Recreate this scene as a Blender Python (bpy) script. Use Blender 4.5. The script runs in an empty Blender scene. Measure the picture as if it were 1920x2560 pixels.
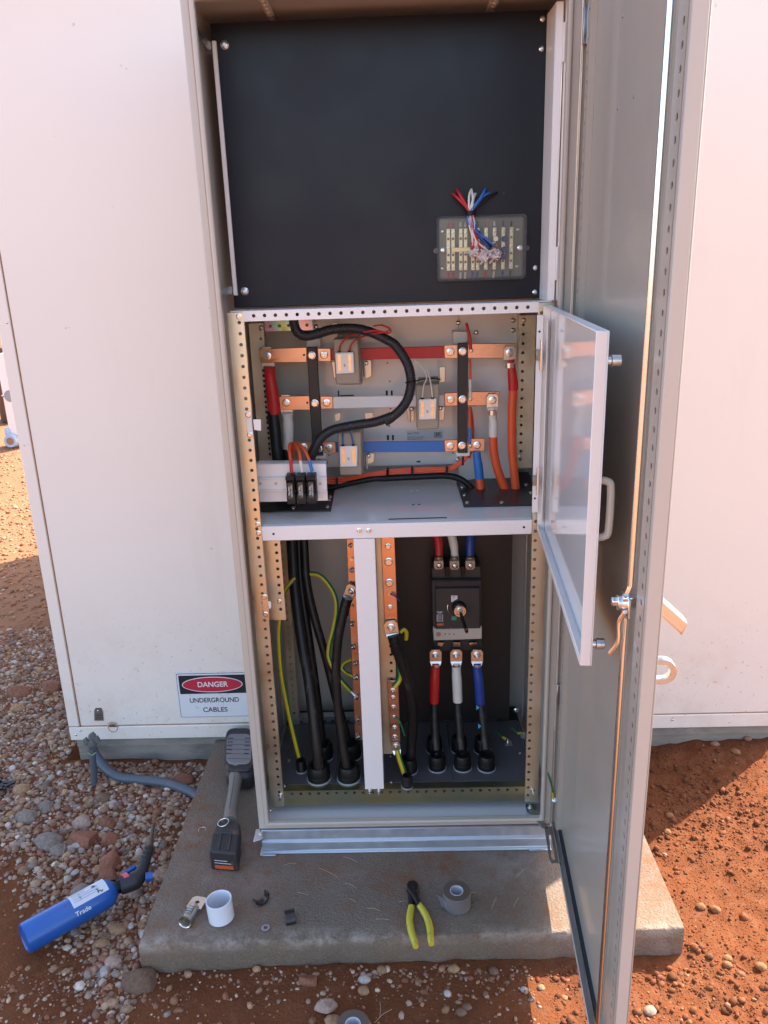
import bpy, math, random
import numpy as np
from mathutils import Vector, Matrix, noise
random.seed(7); rng = np.random.default_rng(7)
S = bpy.context.scene
COL = S.collection

# ------------------------------------------------------------------ camera
TH = np.array([0.41311591, -1.78936662, 1.47357473, -0.30678884, 0.02257755, 0.03325085]); FP = 1960.0
def _rot(p, y, r):
    cp, sp, cy, sy, cr, sr = math.cos(p), math.sin(p), math.cos(y), math.sin(y), math.cos(r), math.sin(r)
    return (np.array([[cy, -sy, 0], [sy, cy, 0], [0, 0, 1]]) @ np.array([[1, 0, 0], [0, cp, -sp], [0, sp, cp]])
            @ np.array([[cr, 0, sr], [0, 1, 0], [-sr, 0, cr]]))
RM = _rot(*TH[3:6]); CP = TH[:3]
cam = bpy.data.cameras.new('camera'); camo = bpy.data.objects.new('camera', cam); COL.objects.link(camo)
cam.sensor_fit = 'VERTICAL'; cam.sensor_height = 24.0; cam.lens = FP / 2560 * 24.0
cam.clip_start = 0.02; cam.clip_end = 3000
camo.matrix_world = Matrix(((RM[0, 0], RM[0, 2], -RM[0, 1], CP[0]), (RM[1, 0], RM[1, 2], -RM[1, 1], CP[1]),
                            (RM[2, 0], RM[2, 2], -RM[2, 1], CP[2]), (0, 0, 0, 1)))
S.camera = camo
# ------------------------------------------------------------------ light
SUN_EL, SUN_AZ = math.radians(46), math.radians(53.6)       # azimuth from +Y towards +X
w = bpy.data.worlds.new('World'); S.world = w; w.use_nodes = True
nt = w.node_tree; bg = nt.nodes['Background']; sky = nt.nodes.new('ShaderNodeTexSky')
sky.sky_type = 'NISHITA'; sky.sun_disc = False; sky.sun_elevation = SUN_EL; sky.sun_rotation = SUN_AZ
nt.links.new(sky.outputs[0], bg.inputs[0]); bg.inputs[1].default_value = 0.135
sky.dust_density = 2.0; sky.ozone_density = 0.7; sky.air_density = 1.0
sl = bpy.data.lights.new('sun', 'SUN'); sl.energy = 3.3; sl.angle = math.radians(0.5); sl.color = (1.0, 0.91, 0.78)
so = bpy.data.objects.new('sun', sl); COL.objects.link(so)
sd = Vector((math.sin(SUN_AZ) * math.cos(SUN_EL), math.cos(SUN_AZ) * math.cos(SUN_EL), math.sin(SUN_EL)))
so.rotation_euler = sd.to_track_quat('Z', 'Y').to_euler(); so.location = sd * 20
S.view_settings.view_transform = 'Standard'; S.view_settings.look = 'None'
S.view_settings.exposure = 2.1; S.view_settings.gamma = 1.0
S.cycles.max_bounces = 10; S.cycles.diffuse_bounces = 6; S.cycles.glossy_bounces = 5
S.cycles.sample_clamp_indirect = 6.0

# ------------------------------------------------------------------ places: a pixel of the photo to a point on a plane
def _ray(p): return RM @ np.array([(p[0] - 960) / FP, 1.0, -(p[1] - 1280) / FP])
def at(p, y=0.0):
    d = _ray(p); return Vector(CP + d * ((y - CP[1]) / d[1]))
def atz(p, z):
    d = _ray(p); return Vector(CP + d * ((z - CP[2]) / d[2]))
CR = dict(c1=(460, 0, 2.44), c2=(1040, 440, 4.608), c3=(1300, 0, 2.676), c4=(540, 740, 3.607), c5=(960, 740, 3.456),
          c6=(620, 1300, 2.95), c7=(920, 1300, 2.95), c8=(1320, 740, 2.211), c9=(1060, 1360, 7.375), d1=(0, 1640, 2.44),
          d2=(0, 1980, 2.37), d3=(480, 1780, 3.568), d4=(900, 2000, 3.318), d5=(1300, 1700, 2.573), d6=(0, 600, 1.94),
          d7=(1500, 1400, 3.95), d8=(420, 1660, 6.913), e1=(440, 0, 6.38), e2=(1200, 0, 5.53), e3=(540, 640, 7.541),
          e4=(1280, 700, 10.37), e5=(620, 1780, 6.146), e6=(1180, 1780, 5.53), e7=(0, 860, 7.377), e8=(1360, 2100, 4.81),
          f3=(690, 1140, 9.759), f4=(810, 790, 11.06), g5=(1000, 1040, 8.295), px=(0, 0, 1.0))
def Q(c, x, y):
    a = CR[c]; return (a[0] + x / a[2], a[1] + y / a[2])
def A(c, x, y, Y): return at(Q(c, x, y), Y)
def Z(c, x, y, z): return atz(Q(c, x, y), z)

# ------------------------------------------------------------------ materials
MATS = {}
def M(name, col, rough=0.5, metal=0.0, var=0.08, vs=12.0, bump=0.0, bs=300.0, col2=None, amt=0.4, ds=6.0, coat=0.0, spec=0.5, rvar=0.1, trans=0.0, stretch=(1, 1, 1), soft=0.12):
    if name in MATS: return MATS[name]
    m = bpy.data.materials.new(name); m.use_nodes = True; t = m.node_tree; N = t.nodes; L = t.links
    b = N['Principled BSDF']; tc = N.new('ShaderNodeTexCoord'); mp = N.new('ShaderNodeMapping'); mp.inputs['Scale'].default_value = stretch
    L.new(tc.outputs['Object'], mp.inputs[0])
    n1 = N.new('ShaderNodeTexNoise'); n1.inputs['Scale'].default_value = vs; n1.inputs['Detail'].default_value = 6; L.new(mp.outputs[0], n1.inputs[0])
    mix = N.new('ShaderNodeMix'); mix.data_type = 'RGBA'
    L.new(n1.outputs['Fac'], mix.inputs['Factor'])
    mix.inputs['A'].default_value = (*[max(0, c * (1 - var)) for c in col], 1)
    mix.inputs['B'].default_value = (*[min(1, c * (1 + var)) for c in col], 1)
    out = mix.outputs['Result']
    if col2 is not None:
        n2 = N.new('ShaderNodeTexNoise'); n2.inputs['Scale'].default_value = ds; n2.inputs['Detail'].default_value = 8; n2.inputs['Roughness'].default_value = 0.65
        L.new(mp.outputs[0], n2.inputs[0])
        r = N.new('ShaderNodeValToRGB'); r.color_ramp.elements[0].position = 0.62 - amt * 0.35; r.color_ramp.elements[1].position = 0.62 - amt * 0.35 + soft
        L.new(n2.outputs['Fac'], r.inputs[0])
        m2 = N.new('ShaderNodeMix'); m2.data_type = 'RGBA'; L.new(r.outputs[0], m2.inputs['Factor']); L.new(out, m2.inputs['A'])
        m2.inputs['B'].default_value = (*col2, 1); out = m2.outputs['Result']
    L.new(out, b.inputs['Base Color'])
    rr = N.new('ShaderNodeMapRange'); L.new(n1.outputs['Fac'], rr.inputs[0]); rr.inputs[1].default_value = .3; rr.inputs[2].default_value = .7
    rr.inputs[3].default_value = max(0.02, rough * (1 - rvar)); rr.inputs[4].default_value = min(1, rough * (1 + rvar)); L.new(rr.outputs[0], b.inputs['Roughness'])
    b.inputs['Metallic'].default_value = metal; b.inputs['Coat Weight'].default_value = coat; b.inputs['Coat Roughness'].default_value = 0.06
    b.inputs['Specular IOR Level'].default_value = spec; b.inputs['Transmission Weight'].default_value = trans
    if bump:
        n3 = N.new('ShaderNodeTexNoise'); n3.inputs['Scale'].default_value = bs; n3.inputs['Detail'].default_value = 3; L.new(mp.outputs[0], n3.inputs[0])
        bu = N.new('ShaderNodeBump'); bu.inputs['Strength'].default_value = min(1, bump); bu.inputs['Distance'].default_value = 0.004 if name in ('concrete_slab', 'red_soil') else 0.002; L.new(n3.outputs['Fac'], bu.inputs['Height']); L.new(bu.outputs[0], b.inputs['Normal'])
    MATS[name] = m; return m
def attr_mat(name, rough=0.85, bump=0.5, bs=180.0):
    m = M(name, (.5, .5, .5), rough, bump=bump, bs=bs, spec=.15); t = m.node_tree; b = t.nodes['Principled BSDF']
    a = t.nodes.new('ShaderNodeAttribute'); a.attribute_name = 'stone_colour'
    mx = t.nodes.new('ShaderNodeMix'); mx.data_type = 'RGBA'; mx.blend_type = 'MULTIPLY'; mx.inputs['Factor'].default_value = 1
    n = t.nodes.new('ShaderNodeTexNoise'); n.inputs['Scale'].default_value = 120; n.inputs['Detail'].default_value = 5
    tc = t.nodes.new('ShaderNodeTexCoord'); t.links.new(tc.outputs['Object'], n.inputs[0])
    r = t.nodes.new('ShaderNodeMapRange'); r.inputs[1].default_value = .3; r.inputs[2].default_value = .7; r.inputs[3].default_value = .72; r.inputs[4].default_value = 1.22
    t.links.new(n.outputs['Fac'], r.inputs[0]); t.links.new(a.outputs['Color'], mx.inputs['A']); t.links.new(r.outputs[0], mx.inputs['B'])
    t.links.new(mx.outputs['Result'], b.inputs['Base Color']); return m
BEIGE = M('beige_enamel', (.50, .435, .365), .38, bump=.12, bs=420, var=.03, coat=.15)
BEIGE2 = M('grey_enamel_inside', (.56, .50, .43), .34, bump=.10, bs=420, var=.04, coat=.2)
WHITE = M('white_powder_coat', (.83, .775, .73), .32, bump=.04, bs=500, var=.02, coat=.15)
GLOSS = M('gloss_white_enamel', (.82, .81, .80), .10, bump=.015, bs=300, var=.02, coat=.55)
SHELF = M('grey_white_tray_enamel', (.76, .715, .665), .2, bump=.02, bs=300, var=.03, coat=.6)
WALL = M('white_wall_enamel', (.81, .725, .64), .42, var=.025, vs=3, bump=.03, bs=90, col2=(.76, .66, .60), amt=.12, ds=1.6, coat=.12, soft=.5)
RUSTP = M('rust_streak', (.33, .17, .085), .8, var=.35, vs=40, bump=.3)
ZINC = M('yellow_zinc_passivate', (.66, .63, .50), .40, .95, var=.14, vs=9, rvar=.35)
GALV = M('galvanised_steel', (.56, .58, .61), .36, 1.0, var=.10, vs=35, rvar=.3)
STEEL = M('bright_steel', (.72, .71, .69), .24, 1.0, var=.06)
CHROME = M('polished_steel', (.86, .86, .84), .24, 1.0, var=.02)
PLINTH = M('plinth_galvanised', (.44, .46, .50), .42, .55, var=.12, vs=40, rvar=.3)
DOORIN = M('grey_enamel_door', (.43, .375, .31), .34, bump=.10, bs=420, var=.04, coat=.2)
DULLST = M('dull_steel_arm', (.33, .30, .27), .42, .9, var=.15, vs=30)
COPPER = M('copper', (.68, .39, .26), .32, 1.0, var=.10, vs=26, rvar=.4, col2=(.56, .29, .18), amt=.16, ds=24, stretch=(.4, 1, 1), soft=.3)
TINNED = M('tinned_copper', (.78, .71, .62), .30, 1.0, var=.07, vs=30)
BRASS = M('brass', (.74, .60, .36), .3, 1.0, var=.08)
NAVY = M('black_panel_laminate', (.0068, .0066, .0125), .40, var=.3, vs=5, bump=.06, bs=600, spec=.32, rvar=.25, col2=(.016, .013, .012), amt=.12, ds=2.2, soft=.3)
BLACKP = M('black_plastic', (.008, .0075, .0075), .42, var=.2, vs=20, spec=.3)
BROWNB = M('dark_phenolic_strip', (.028, .020, .017), .5, var=.2, vs=30)
RUBBER = M('black_cable_jacket', (.012, .009, .008), .42, var=.2, vs=30, spec=.35, col2=(.06, .045, .04), amt=.16, ds=60, stretch=(1, 1, .25))
ORANGE = M('orange_cable_jacket', (.72, .085, .018), .42, var=.05)
RED = M('red_heat_shrink', (.52, .014, .014), .42, var=.12, vs=60, bump=.5, bs=70)
REDBAR = M('red_sleeved_bar', (.55, .02, .022), .4, var=.04)
WHT = M('white_heat_shrink', (.70, .65, .58), .45, var=.08, vs=60, bump=.5, bs=70)
BLUE = M('blue_heat_shrink', (.018, .05, .26), .38, var=.12, vs=60, bump=.5, bs=70)
BLUEBAR = M('blue_sleeved_bar', (.028, .16, .48), .4, var=.04)
GREEN = M('earth_green', (.012, .20, .045), .42, var=.06)
YELL = M('earth_yellow', (.62, .44, .015), .42, var=.06)
PURP = M('purple_wire', (.05, .03, .22), .5)
CTGREY = M('ct_moulded_grey', (.33, .28, .21), .5, var=.04, bump=.04)
CLEARC = M('translucent_cover', (.80, .76, .72), .18, var=.03, coat=.6)
BRKR = M('breaker_dark_grey', (.034, .028, .026), .5, var=.08, bump=.05)
BRKT = M('breaker_light_grey', (.50, .42, .34), .5, var=.03)
FLOORP = M('gland_plate_grey', (.105, .098, .10), .45, .25, var=.12, vs=15)
CONC = M('concrete_slab', (.200, .148, .108), .9, spec=.12, var=.30, vs=5, bump=.9, bs=160, col2=(.23, .115, .068), amt=.30, ds=4.5, soft=.35)
def concmat():
    m = CONC; t = m.node_tree; N = t.nodes; L = t.links; b = N['Principled BSDF']; src = b.inputs['Base Color'].links[0].from_socket
    tc = N.new('ShaderNodeTexCoord'); sp = N.new('ShaderNodeSeparateXYZ'); L.new(tc.outputs['Object'], sp.inputs[0])
    def noise(sc, det=6, rough=.6): n = N.new('ShaderNodeTexNoise'); n.inputs['Scale'].default_value = sc; n.inputs['Detail'].default_value = det; n.inputs['Roughness'].default_value = rough; L.new(tc.outputs['Object'], n.inputs[0]); return n.outputs['Fac']
    def rng_(s, a, b_, c=0., d=1.): r = N.new('ShaderNodeMapRange'); r.inputs[1].default_value = a; r.inputs[2].default_value = b_; r.inputs[3].default_value = c; r.inputs[4].default_value = d; L.new(s, r.inputs[0]); return r.outputs[0]
    def mul(a, b_): k = N.new('ShaderNodeMath'); k.operation = 'MULTIPLY'; L.new(a, k.inputs[0]); L.new(b_, k.inputs[1]); return k.outputs[0]
    def mix(f, a, col): k = N.new('ShaderNodeMix'); k.data_type = 'RGBA'; L.new(f, k.inputs['Factor']); L.new(a, k.inputs['A']); k.inputs['B'].default_value = (*col, 1); return k.outputs['Result']
    edge = mul(rng_(sp.outputs['Y'], -.262, -.300), rng_(sp.outputs['Z'], -.100, -.080)); pale = mul(edge, rng_(noise(16, 8, .7), .44, .60))
    o = mix(rng_(noise(260, 3), .54, .68, 0, .45), src, (.34, .29, .24)); o = mix(rng_(noise(210, 3), .56, .68, 0, .5), o, (.075, .056, .045))
    o = mix(mul(rng_(noise(3.1, 8, .7), .46, .62, 0, .9), rng_(noise(30, 6), .35, .6)), o, (.225, .098, .052)); o = mix(mul(rng_(noise(2.3, 6, .7), .54, .68, 0, .55), rng_(noise(21, 6), .35, .6)), o, (.30, .275, .25))
    o = mix(rng_(noise(9, 9, .75), .60, .70, 0, .6), o, (.12, .095, .08)); o = mix(pale, o, (.34, .27, .215)); L.new(o, b.inputs['Base Color']); return m
concmat()
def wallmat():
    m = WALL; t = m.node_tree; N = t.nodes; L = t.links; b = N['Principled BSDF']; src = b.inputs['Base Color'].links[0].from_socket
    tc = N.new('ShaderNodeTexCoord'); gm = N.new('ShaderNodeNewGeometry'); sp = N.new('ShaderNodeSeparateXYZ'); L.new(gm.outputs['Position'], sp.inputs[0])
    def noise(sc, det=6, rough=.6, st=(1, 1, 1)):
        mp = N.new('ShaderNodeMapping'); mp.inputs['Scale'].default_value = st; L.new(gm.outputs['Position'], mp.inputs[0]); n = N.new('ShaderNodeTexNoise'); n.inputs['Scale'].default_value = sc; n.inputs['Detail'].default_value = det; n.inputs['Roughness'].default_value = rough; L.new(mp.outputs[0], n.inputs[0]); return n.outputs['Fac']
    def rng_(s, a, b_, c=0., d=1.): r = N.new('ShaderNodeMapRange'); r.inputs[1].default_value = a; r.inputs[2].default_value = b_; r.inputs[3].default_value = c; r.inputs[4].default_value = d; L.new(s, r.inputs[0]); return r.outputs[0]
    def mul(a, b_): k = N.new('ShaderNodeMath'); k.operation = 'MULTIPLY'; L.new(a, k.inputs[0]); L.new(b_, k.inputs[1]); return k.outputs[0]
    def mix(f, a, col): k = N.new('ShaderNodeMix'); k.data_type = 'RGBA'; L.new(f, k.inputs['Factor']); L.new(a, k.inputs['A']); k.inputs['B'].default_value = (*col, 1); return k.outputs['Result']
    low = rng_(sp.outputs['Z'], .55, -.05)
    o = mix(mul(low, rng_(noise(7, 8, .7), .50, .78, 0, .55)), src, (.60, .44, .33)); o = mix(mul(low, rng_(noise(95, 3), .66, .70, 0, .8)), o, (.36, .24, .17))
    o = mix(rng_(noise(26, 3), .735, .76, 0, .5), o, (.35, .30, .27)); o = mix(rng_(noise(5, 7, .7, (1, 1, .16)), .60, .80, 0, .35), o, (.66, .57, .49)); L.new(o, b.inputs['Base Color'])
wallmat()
FOOT = M('footing_concrete', (.27, .23, .19), .9, var=.4, vs=9, bump=.6, bs=90, col2=(.10, .09, .085), amt=.35, ds=5, stretch=(1, 1, 2.5), soft=.25)
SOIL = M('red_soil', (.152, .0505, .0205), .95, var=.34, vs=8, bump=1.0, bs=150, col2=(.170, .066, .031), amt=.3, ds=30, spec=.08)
def soilmat():
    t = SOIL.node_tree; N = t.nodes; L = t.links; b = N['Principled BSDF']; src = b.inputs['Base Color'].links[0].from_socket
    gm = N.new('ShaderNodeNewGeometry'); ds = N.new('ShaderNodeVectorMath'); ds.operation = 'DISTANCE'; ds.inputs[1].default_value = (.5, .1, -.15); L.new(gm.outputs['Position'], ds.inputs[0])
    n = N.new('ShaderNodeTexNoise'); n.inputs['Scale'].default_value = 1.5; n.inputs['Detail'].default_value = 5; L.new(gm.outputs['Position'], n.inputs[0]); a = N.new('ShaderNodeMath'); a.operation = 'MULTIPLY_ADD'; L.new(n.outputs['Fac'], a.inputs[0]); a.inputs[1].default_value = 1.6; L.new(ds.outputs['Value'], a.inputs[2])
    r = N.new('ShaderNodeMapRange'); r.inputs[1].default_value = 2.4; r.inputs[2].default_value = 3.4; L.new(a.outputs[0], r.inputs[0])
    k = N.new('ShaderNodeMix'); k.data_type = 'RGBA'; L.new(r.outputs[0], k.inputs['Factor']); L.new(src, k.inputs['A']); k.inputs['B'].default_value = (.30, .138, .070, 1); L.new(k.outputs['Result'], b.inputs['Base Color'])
soilmat()
STONE = attr_mat('gravel_stone'); CLOD = M('soil_clod', (.135, .041, .0155), .95, var=.3, vs=60, spec=.08, bump=.6, bs=200)
GREYPVC = M('grey_pvc', (.085, .098, .115), .45, var=.12, vs=20, col2=(.2, .12, .08), amt=.15, ds=20)
TORCHB = M('blue_cylinder_paint', (.010, .088, .34), .36, var=.06, vs=30, col2=(.10, .05, .03), amt=.05, ds=40, coat=.2)
PAPER = M('scuffed_white_label', (.62, .62, .66), .6, var=.06, col2=(.03, .04, .08), amt=.12, ds=45, soft=.05)
INK = M('black_ink', (.012, .013, .02), .55); INKG = M('grey_print', (.22, .21, .21), .6); WPRINT = M('white_print', (.72, .70, .68), .6)
SIGNW = M('sign_white', (.70, .70, .71), .45, var=.03, col2=(.5, .45, .42), amt=.1, ds=30); SIGNR = M('sign_red', (.50, .022, .05), .45, var=.08, vs=60)
TAPE = M('grey_duct_tape', (.165, .148, .148), .42, var=.06); TAPES = M('tape_roll_side', (.12, .082, .058), .6, var=.1, vs=60); TCORE = M('tape_core_card', (.55, .53, .56), .6)
PVCW = M('white_pvc', (.76, .76, .80), .35, var=.01); YGRIP = M('yellow_grip', (.60, .47, .045), .42, var=.06, vs=40, col2=(.25, .18, .05), amt=.1, ds=50)
TOOLG = M('warm_grey_tool_body', (.19, .16, .135), .45, var=.06, col2=(.22, .12, .07), amt=.12, ds=25); TOOLD = M('dark_tool_rubber', (.030, .024, .024), .6, var=.15, col2=(.13, .06, .035), amt=.2, ds=25); TOOLP = M('grey_tool_pad', (.21, .19, .19), .55, var=.08, col2=(.28, .18, .13), amt=.15, ds=30)
PINK = M('pink_strap', (.70, .10, .13), .5); STRAW = M('dry_straw', (.50, .38, .24), .7)
RIPP = M('label_orange', (.55, .10, .03), .5)
def rainbow():
    m = M('iridescent_zinc', (.6, .6, .6), .3, 1.0); t = m.node_tree; b = t.nodes['Principled BSDF']
    tc = t.nodes.new('ShaderNodeTexCoord'); n = t.nodes.new('ShaderNodeTexNoise'); n.inputs['Scale'].default_value = 16; n.inputs['Detail'].default_value = 1
    t.links.new(tc.outputs['Object'], n.inputs[0]); r = t.nodes.new('ShaderNodeValToRGB'); cr = r.color_ramp
    for p, c in ((.3, (.5, .62, .3, 1)), (.42, (.3, .65, .6, 1)), (.52, (.62, .45, .6, 1)), (.62, (.75, .42, .4, 1)), (.72, (.7, .6, .25, 1))):
        e = cr.elements.new(p); e.color = c
    t.links.new(n.outputs['Fac'], r.inputs[0]); t.links.new(r.outputs[0], b.inputs['Base Color']); return m
IRID = rainbow()
def railmat():
    m = M('dichromate_rail', (.4, .4, .25), .34, 1.0); t = m.node_tree; b = t.nodes['Principled BSDF']
    tc = t.nodes.new('ShaderNodeTexCoord'); n = t.nodes.new('ShaderNodeTexNoise'); n.inputs['Scale'].default_value = 5
    t.links.new(tc.outputs['Object'], n.inputs[0]); r = t.nodes.new('ShaderNodeValToRGB'); cr = r.color_ramp
    cr.elements[0].position = .35; cr.elements[0].color = (.50, .40, .20, 1); cr.elements[1].position = .65; cr.elements[1].color = (.38, .42, .30, 1)
    t.links.new(n.outputs['Fac'], r.inputs[0]); t.links.new(r.outputs[0], b.inputs['Base Color']); return m
RAIL = railmat()
def covermat():
    m = bpy.data.materials.new('clear_cover'); m.use_nodes = True; t = m.node_tree; N = t.nodes; L = t.links
    for n in list(N):
        if n.type == 'BSDF_PRINCIPLED': N.remove(n)
    o = [n for n in N if n.type == 'OUTPUT_MATERIAL'][0]
    tr = N.new('ShaderNodeBsdfTransparent'); tr.inputs[0].default_value = (.86, .85, .82, 1)
    gl = N.new('ShaderNodeBsdfGlossy'); gl.inputs['Roughness'].default_value = .08
    df = N.new('ShaderNodeBsdfDiffuse'); df.inputs[0].default_value = (.6, .6, .6, 1)
    lw = N.new('ShaderNodeLayerWeight'); lw.inputs[0].default_value = .25
    m1 = N.new('ShaderNodeMixShader'); m2 = N.new('ShaderNodeMixShader'); m2.inputs[0].default_value = .12
    L.new(lw.outputs['Fresnel'], m1.inputs[0]); L.new(tr.outputs[0], m1.inputs[1]); L.new(gl.outputs[0], m1.inputs[2])
    L.new(m1.outputs[0], m2.inputs[1]); L.new(df.outputs[0], m2.inputs[2]); L.new(m2.outputs[0], o.inputs[0]); return m
COVER = covermat()

# ------------------------------------------------------------------ mesh helpers
def V(*a): return Vector(a)
class MB:
    def __init__(s): s.v = []; s.f = []; s.m = []
    def add(s, vs, fs, m=0):
        o = len(s.v); s.v += [tuple(p) for p in vs]; s.f += [tuple(i + o for i in f) for f in fs]; s.m += [m] * len(fs); return s
    def hexa(s, p, m=0):   # 8 corners: bottom 4 ccw, top 4
        return s.add(p, [(3, 2, 1, 0), (4, 5, 6, 7), (0, 1, 5, 4), (1, 2, 6, 5), (2, 3, 7, 6), (3, 0, 4, 7)], m)
    def box(s, x0, x1, y0, y1, z0, z1, m=0):
        return s.hexa([(x0, y0, z0), (x1, y0, z0), (x1, y1, z0), (x0, y1, z0), (x0, y0, z1), (x1, y0, z1), (x1, y1, z1), (x0, y1, z1)], m)
    def obox(s, c, ax, ay, az, m=0):   # centre + half axes
        c = Vector(c); ax, ay, az = Vector(ax), Vector(ay), Vector(az)
        return s.hexa([c - ax - ay - az, c + ax - ay - az, c + ax + ay - az, c - ax + ay - az, c - ax - ay + az, c + ax - ay + az, c + ax + ay + az, c - ax + ay + az], m)
    def prism(s, poly, ext, m=0):     # planar polygon extruded by vector
        n = len(poly); a = [Vector(p) for p in poly]; e = Vector(ext); nrm = Vector((0, 0, 0))
        for i in range(n): nrm += a[i].cross(a[(i + 1) % n])
        if nrm.dot(e) > 0: a.reverse()
        s.add(a + [p + e for p in a], [tuple(range(n)), tuple(range(2 * n - 1, n - 1, -1))] + [(i, n + i, n + (i + 1) % n, (i + 1) % n) for i in range(n)], m); return s
    def cyl(s, p0, p1, r0, r1=None, n=16, m=0, caps=True):
        r1 = r0 if r1 is None else r1; p0, p1 = Vector(p0), Vector(p1); d = (p1 - p0).normalized()
        u = d.orthogonal().normalized(); w_ = d.cross(u); vs = []
        for p, r in ((p0, r0), (p1, r1)):
            vs += [p + (u * math.cos(t) + w_ * math.sin(t)) * r for t in [2 * math.pi * i / n for i in range(n)]]
        fs = [(i, (i + 1) % n, n + (i + 1) % n, n + i) for i in range(n)]
        if caps: fs += [tuple(range(n - 1, -1, -1)), tuple(range(n, 2 * n))]
        return s.add(vs, fs, m)
    def lathe(s, p0, d, prof, n=20, m=0, mats=None):   # prof: (dist along d, radius); radius 0 closes
        p0 = Vector(p0); d = Vector(d).normalized(); u = d.orthogonal().normalized(); w_ = d.cross(u); o = len(s.v); rings = []
        for (h, r) in prof:
            if r < 1e-6: rings.append([len(s.v)]); s.v.append(tuple(p0 + d * h))
            else:
                rings.append(list(range(len(s.v), len(s.v) + n)))
                s.v += [tuple(p0 + d * h + (u * math.cos(2 * math.pi * i / n) + w_ * math.sin(2 * math.pi * i / n)) * r) for i in range(n)]
        for k in range(len(rings) - 1):
            a, b = rings[k], rings[k + 1]; mm = mats[k] if mats else m
            for i in range(n):
                j = (i + 1) % n
                if len(a) == 1 and len(b) == 1: continue
                if len(a) == 1: s.f.append((a[0], b[j], b[i]))
                elif len(b) == 1: s.f.append((a[i], a[j], b[0]))
                else: s.f.append((a[i], a[j], b[j], b[i]))
                s.m.append(mm)
        return s
    def tube(s, path, r, n=10, m=0, stripes=None, caps=True, up=None):
        P = [Vector(p) for p in path]; k = len(P); R = r if isinstance(r, (list, tuple)) else [r] * k
        T = [(P[min(i + 1, k - 1)] - P[max(i - 1, 0)]).normalized() for i in range(k)]
        u = (Vector(up) - T[0] * T[0].dot(Vector(up))).normalized() if up else T[0].orthogonal().normalized(); o = len(s.v)
        for i in range(k):
            u = (u - T[i] * u.dot(T[i])).normalized(); w_ = T[i].cross(u)
            s.v += [tuple(P[i] + (u * math.cos(2 * math.pi * j / n) + w_ * math.sin(2 * math.pi * j / n)) * R[i]) for j in range(n)]
        for i in range(k - 1):
            for j in range(n):
                jj = (j + 1) % n; s.f.append((o + i * n + j, o + i * n + jj, o + (i + 1) * n + jj, o + (i + 1) * n + j)); s.m.append(stripes[j % len(stripes)] if stripes else m)
        if caps:
            s.f += [tuple(o + j for j in range(n - 1, -1, -1)), tuple(o + (k - 1) * n + j for j in range(n))]; s.m += [m, m]
        return s
    def perf(s, o, u, v, wd, ln, hu, pitch, r, t=None, v0=None, n=12, m=0):
        """a strip wd (along u) by ln (along v) with one row of real round holes hu from its edge"""
        o, u, v = Vector(o), Vector(u).normalized(), Vector(v).normalized(); nr = u.cross(v); t = -nr * 0.0016 if t is None else Vector(t)
        k = int((ln - (v0 if v0 is not None else 0)) // pitch); v0 = (ln - k * pitch) / 2 if v0 is None else v0; h = min(pitch, 2 * hu, 2 * (wd - hu)) * 0.499
        def q(a0, a1, b0, b1):
            if a1 - a0 > 1e-5 and b1 - b0 > 1e-5: s.add([o + u * a0 + v * b0, o + u * a1 + v * b0, o + u * a1 + v * b1, o + u * a0 + v * b1], [(0, 1, 2, 3)], m)
        q(0, hu - h, 0, ln); q(hu + h, wd, 0, ln); prev = 0
        for i in range(k):
            c = v0 + pitch * (i + .5); q(hu - h, hu + h, prev, c - h); prev = c + h; C = o + u * hu + v * c; vs = []
            for j in range(n):
                a = 2 * math.pi * (j + .5) / n; ca, sa = math.cos(a), math.sin(a); g = h / max(abs(ca), abs(sa)); vs.append(C + u * ca * g + v * sa * g)
            for j in range(n):
                a = 2 * math.pi * (j + .5) / n; vs.append(C + (u * math.cos(a) + v * math.sin(a)) * r)
            for j in range(n): vs.append(vs[n + j] + t)
            fs = [(j, (j + 1) % n, n + (j + 1) % n, n + j) for j in range(n)] + [(n + j, n + (j + 1) % n, 2 * n + (j + 1) % n, 2 * n + j) for j in range(n)]
            s.add(vs, fs, m)
        q(hu - h, hu + h, prev, ln); return s
    def ring(s, x0, x1, z0, z1, b, y0, y1, m=0):      # rectangular picture-frame ring in XZ, band b, from y0 (front) to y1
        O = [(x0, z0), (x1, z0), (x1, z1), (x0, z1)]; I = [(x0 + b, z0 + b), (x1 - b, z0 + b), (x1 - b, z1 - b), (x0 + b, z1 - b)]
        vs = [(p[0], y0, p[1]) for p in O + I] + [(p[0], y1, p[1]) for p in O + I]; fs = []
        for i in range(4):
            j = (i + 1) % 4; fs += [(i, j, 4 + j, 4 + i), (8 + j, 8 + i, 12 + i, 12 + j), (j, i, 8 + i, 8 + j), (4 + i, 4 + j, 12 + j, 12 + i)]
        return s.add(vs, fs, m)
def spline(pts, k=6):
    P = [Vector(p) for p in pts]
    if len(P) < 3: return [P[0].lerp(P[-1], i / k) for i in range(k + 1)]
    P = [P[0] * 2 - P[1]] + P + [P[-1] * 2 - P[-2]]; out = []
    for i in range(1, len(P) - 2):
        p0, p1, p2, p3 = P[i - 1:i + 3]
        for j in range(k):
            t = j / k; out.append(0.5 * ((2 * p1) + (p2 - p0) * t + (2 * p0 - 5 * p1 + 4 * p2 - p3) * t * t + (3 * p1 - p0 - 3 * p2 + p3) * t ** 3))
    return out + [P[-2]]
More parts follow.
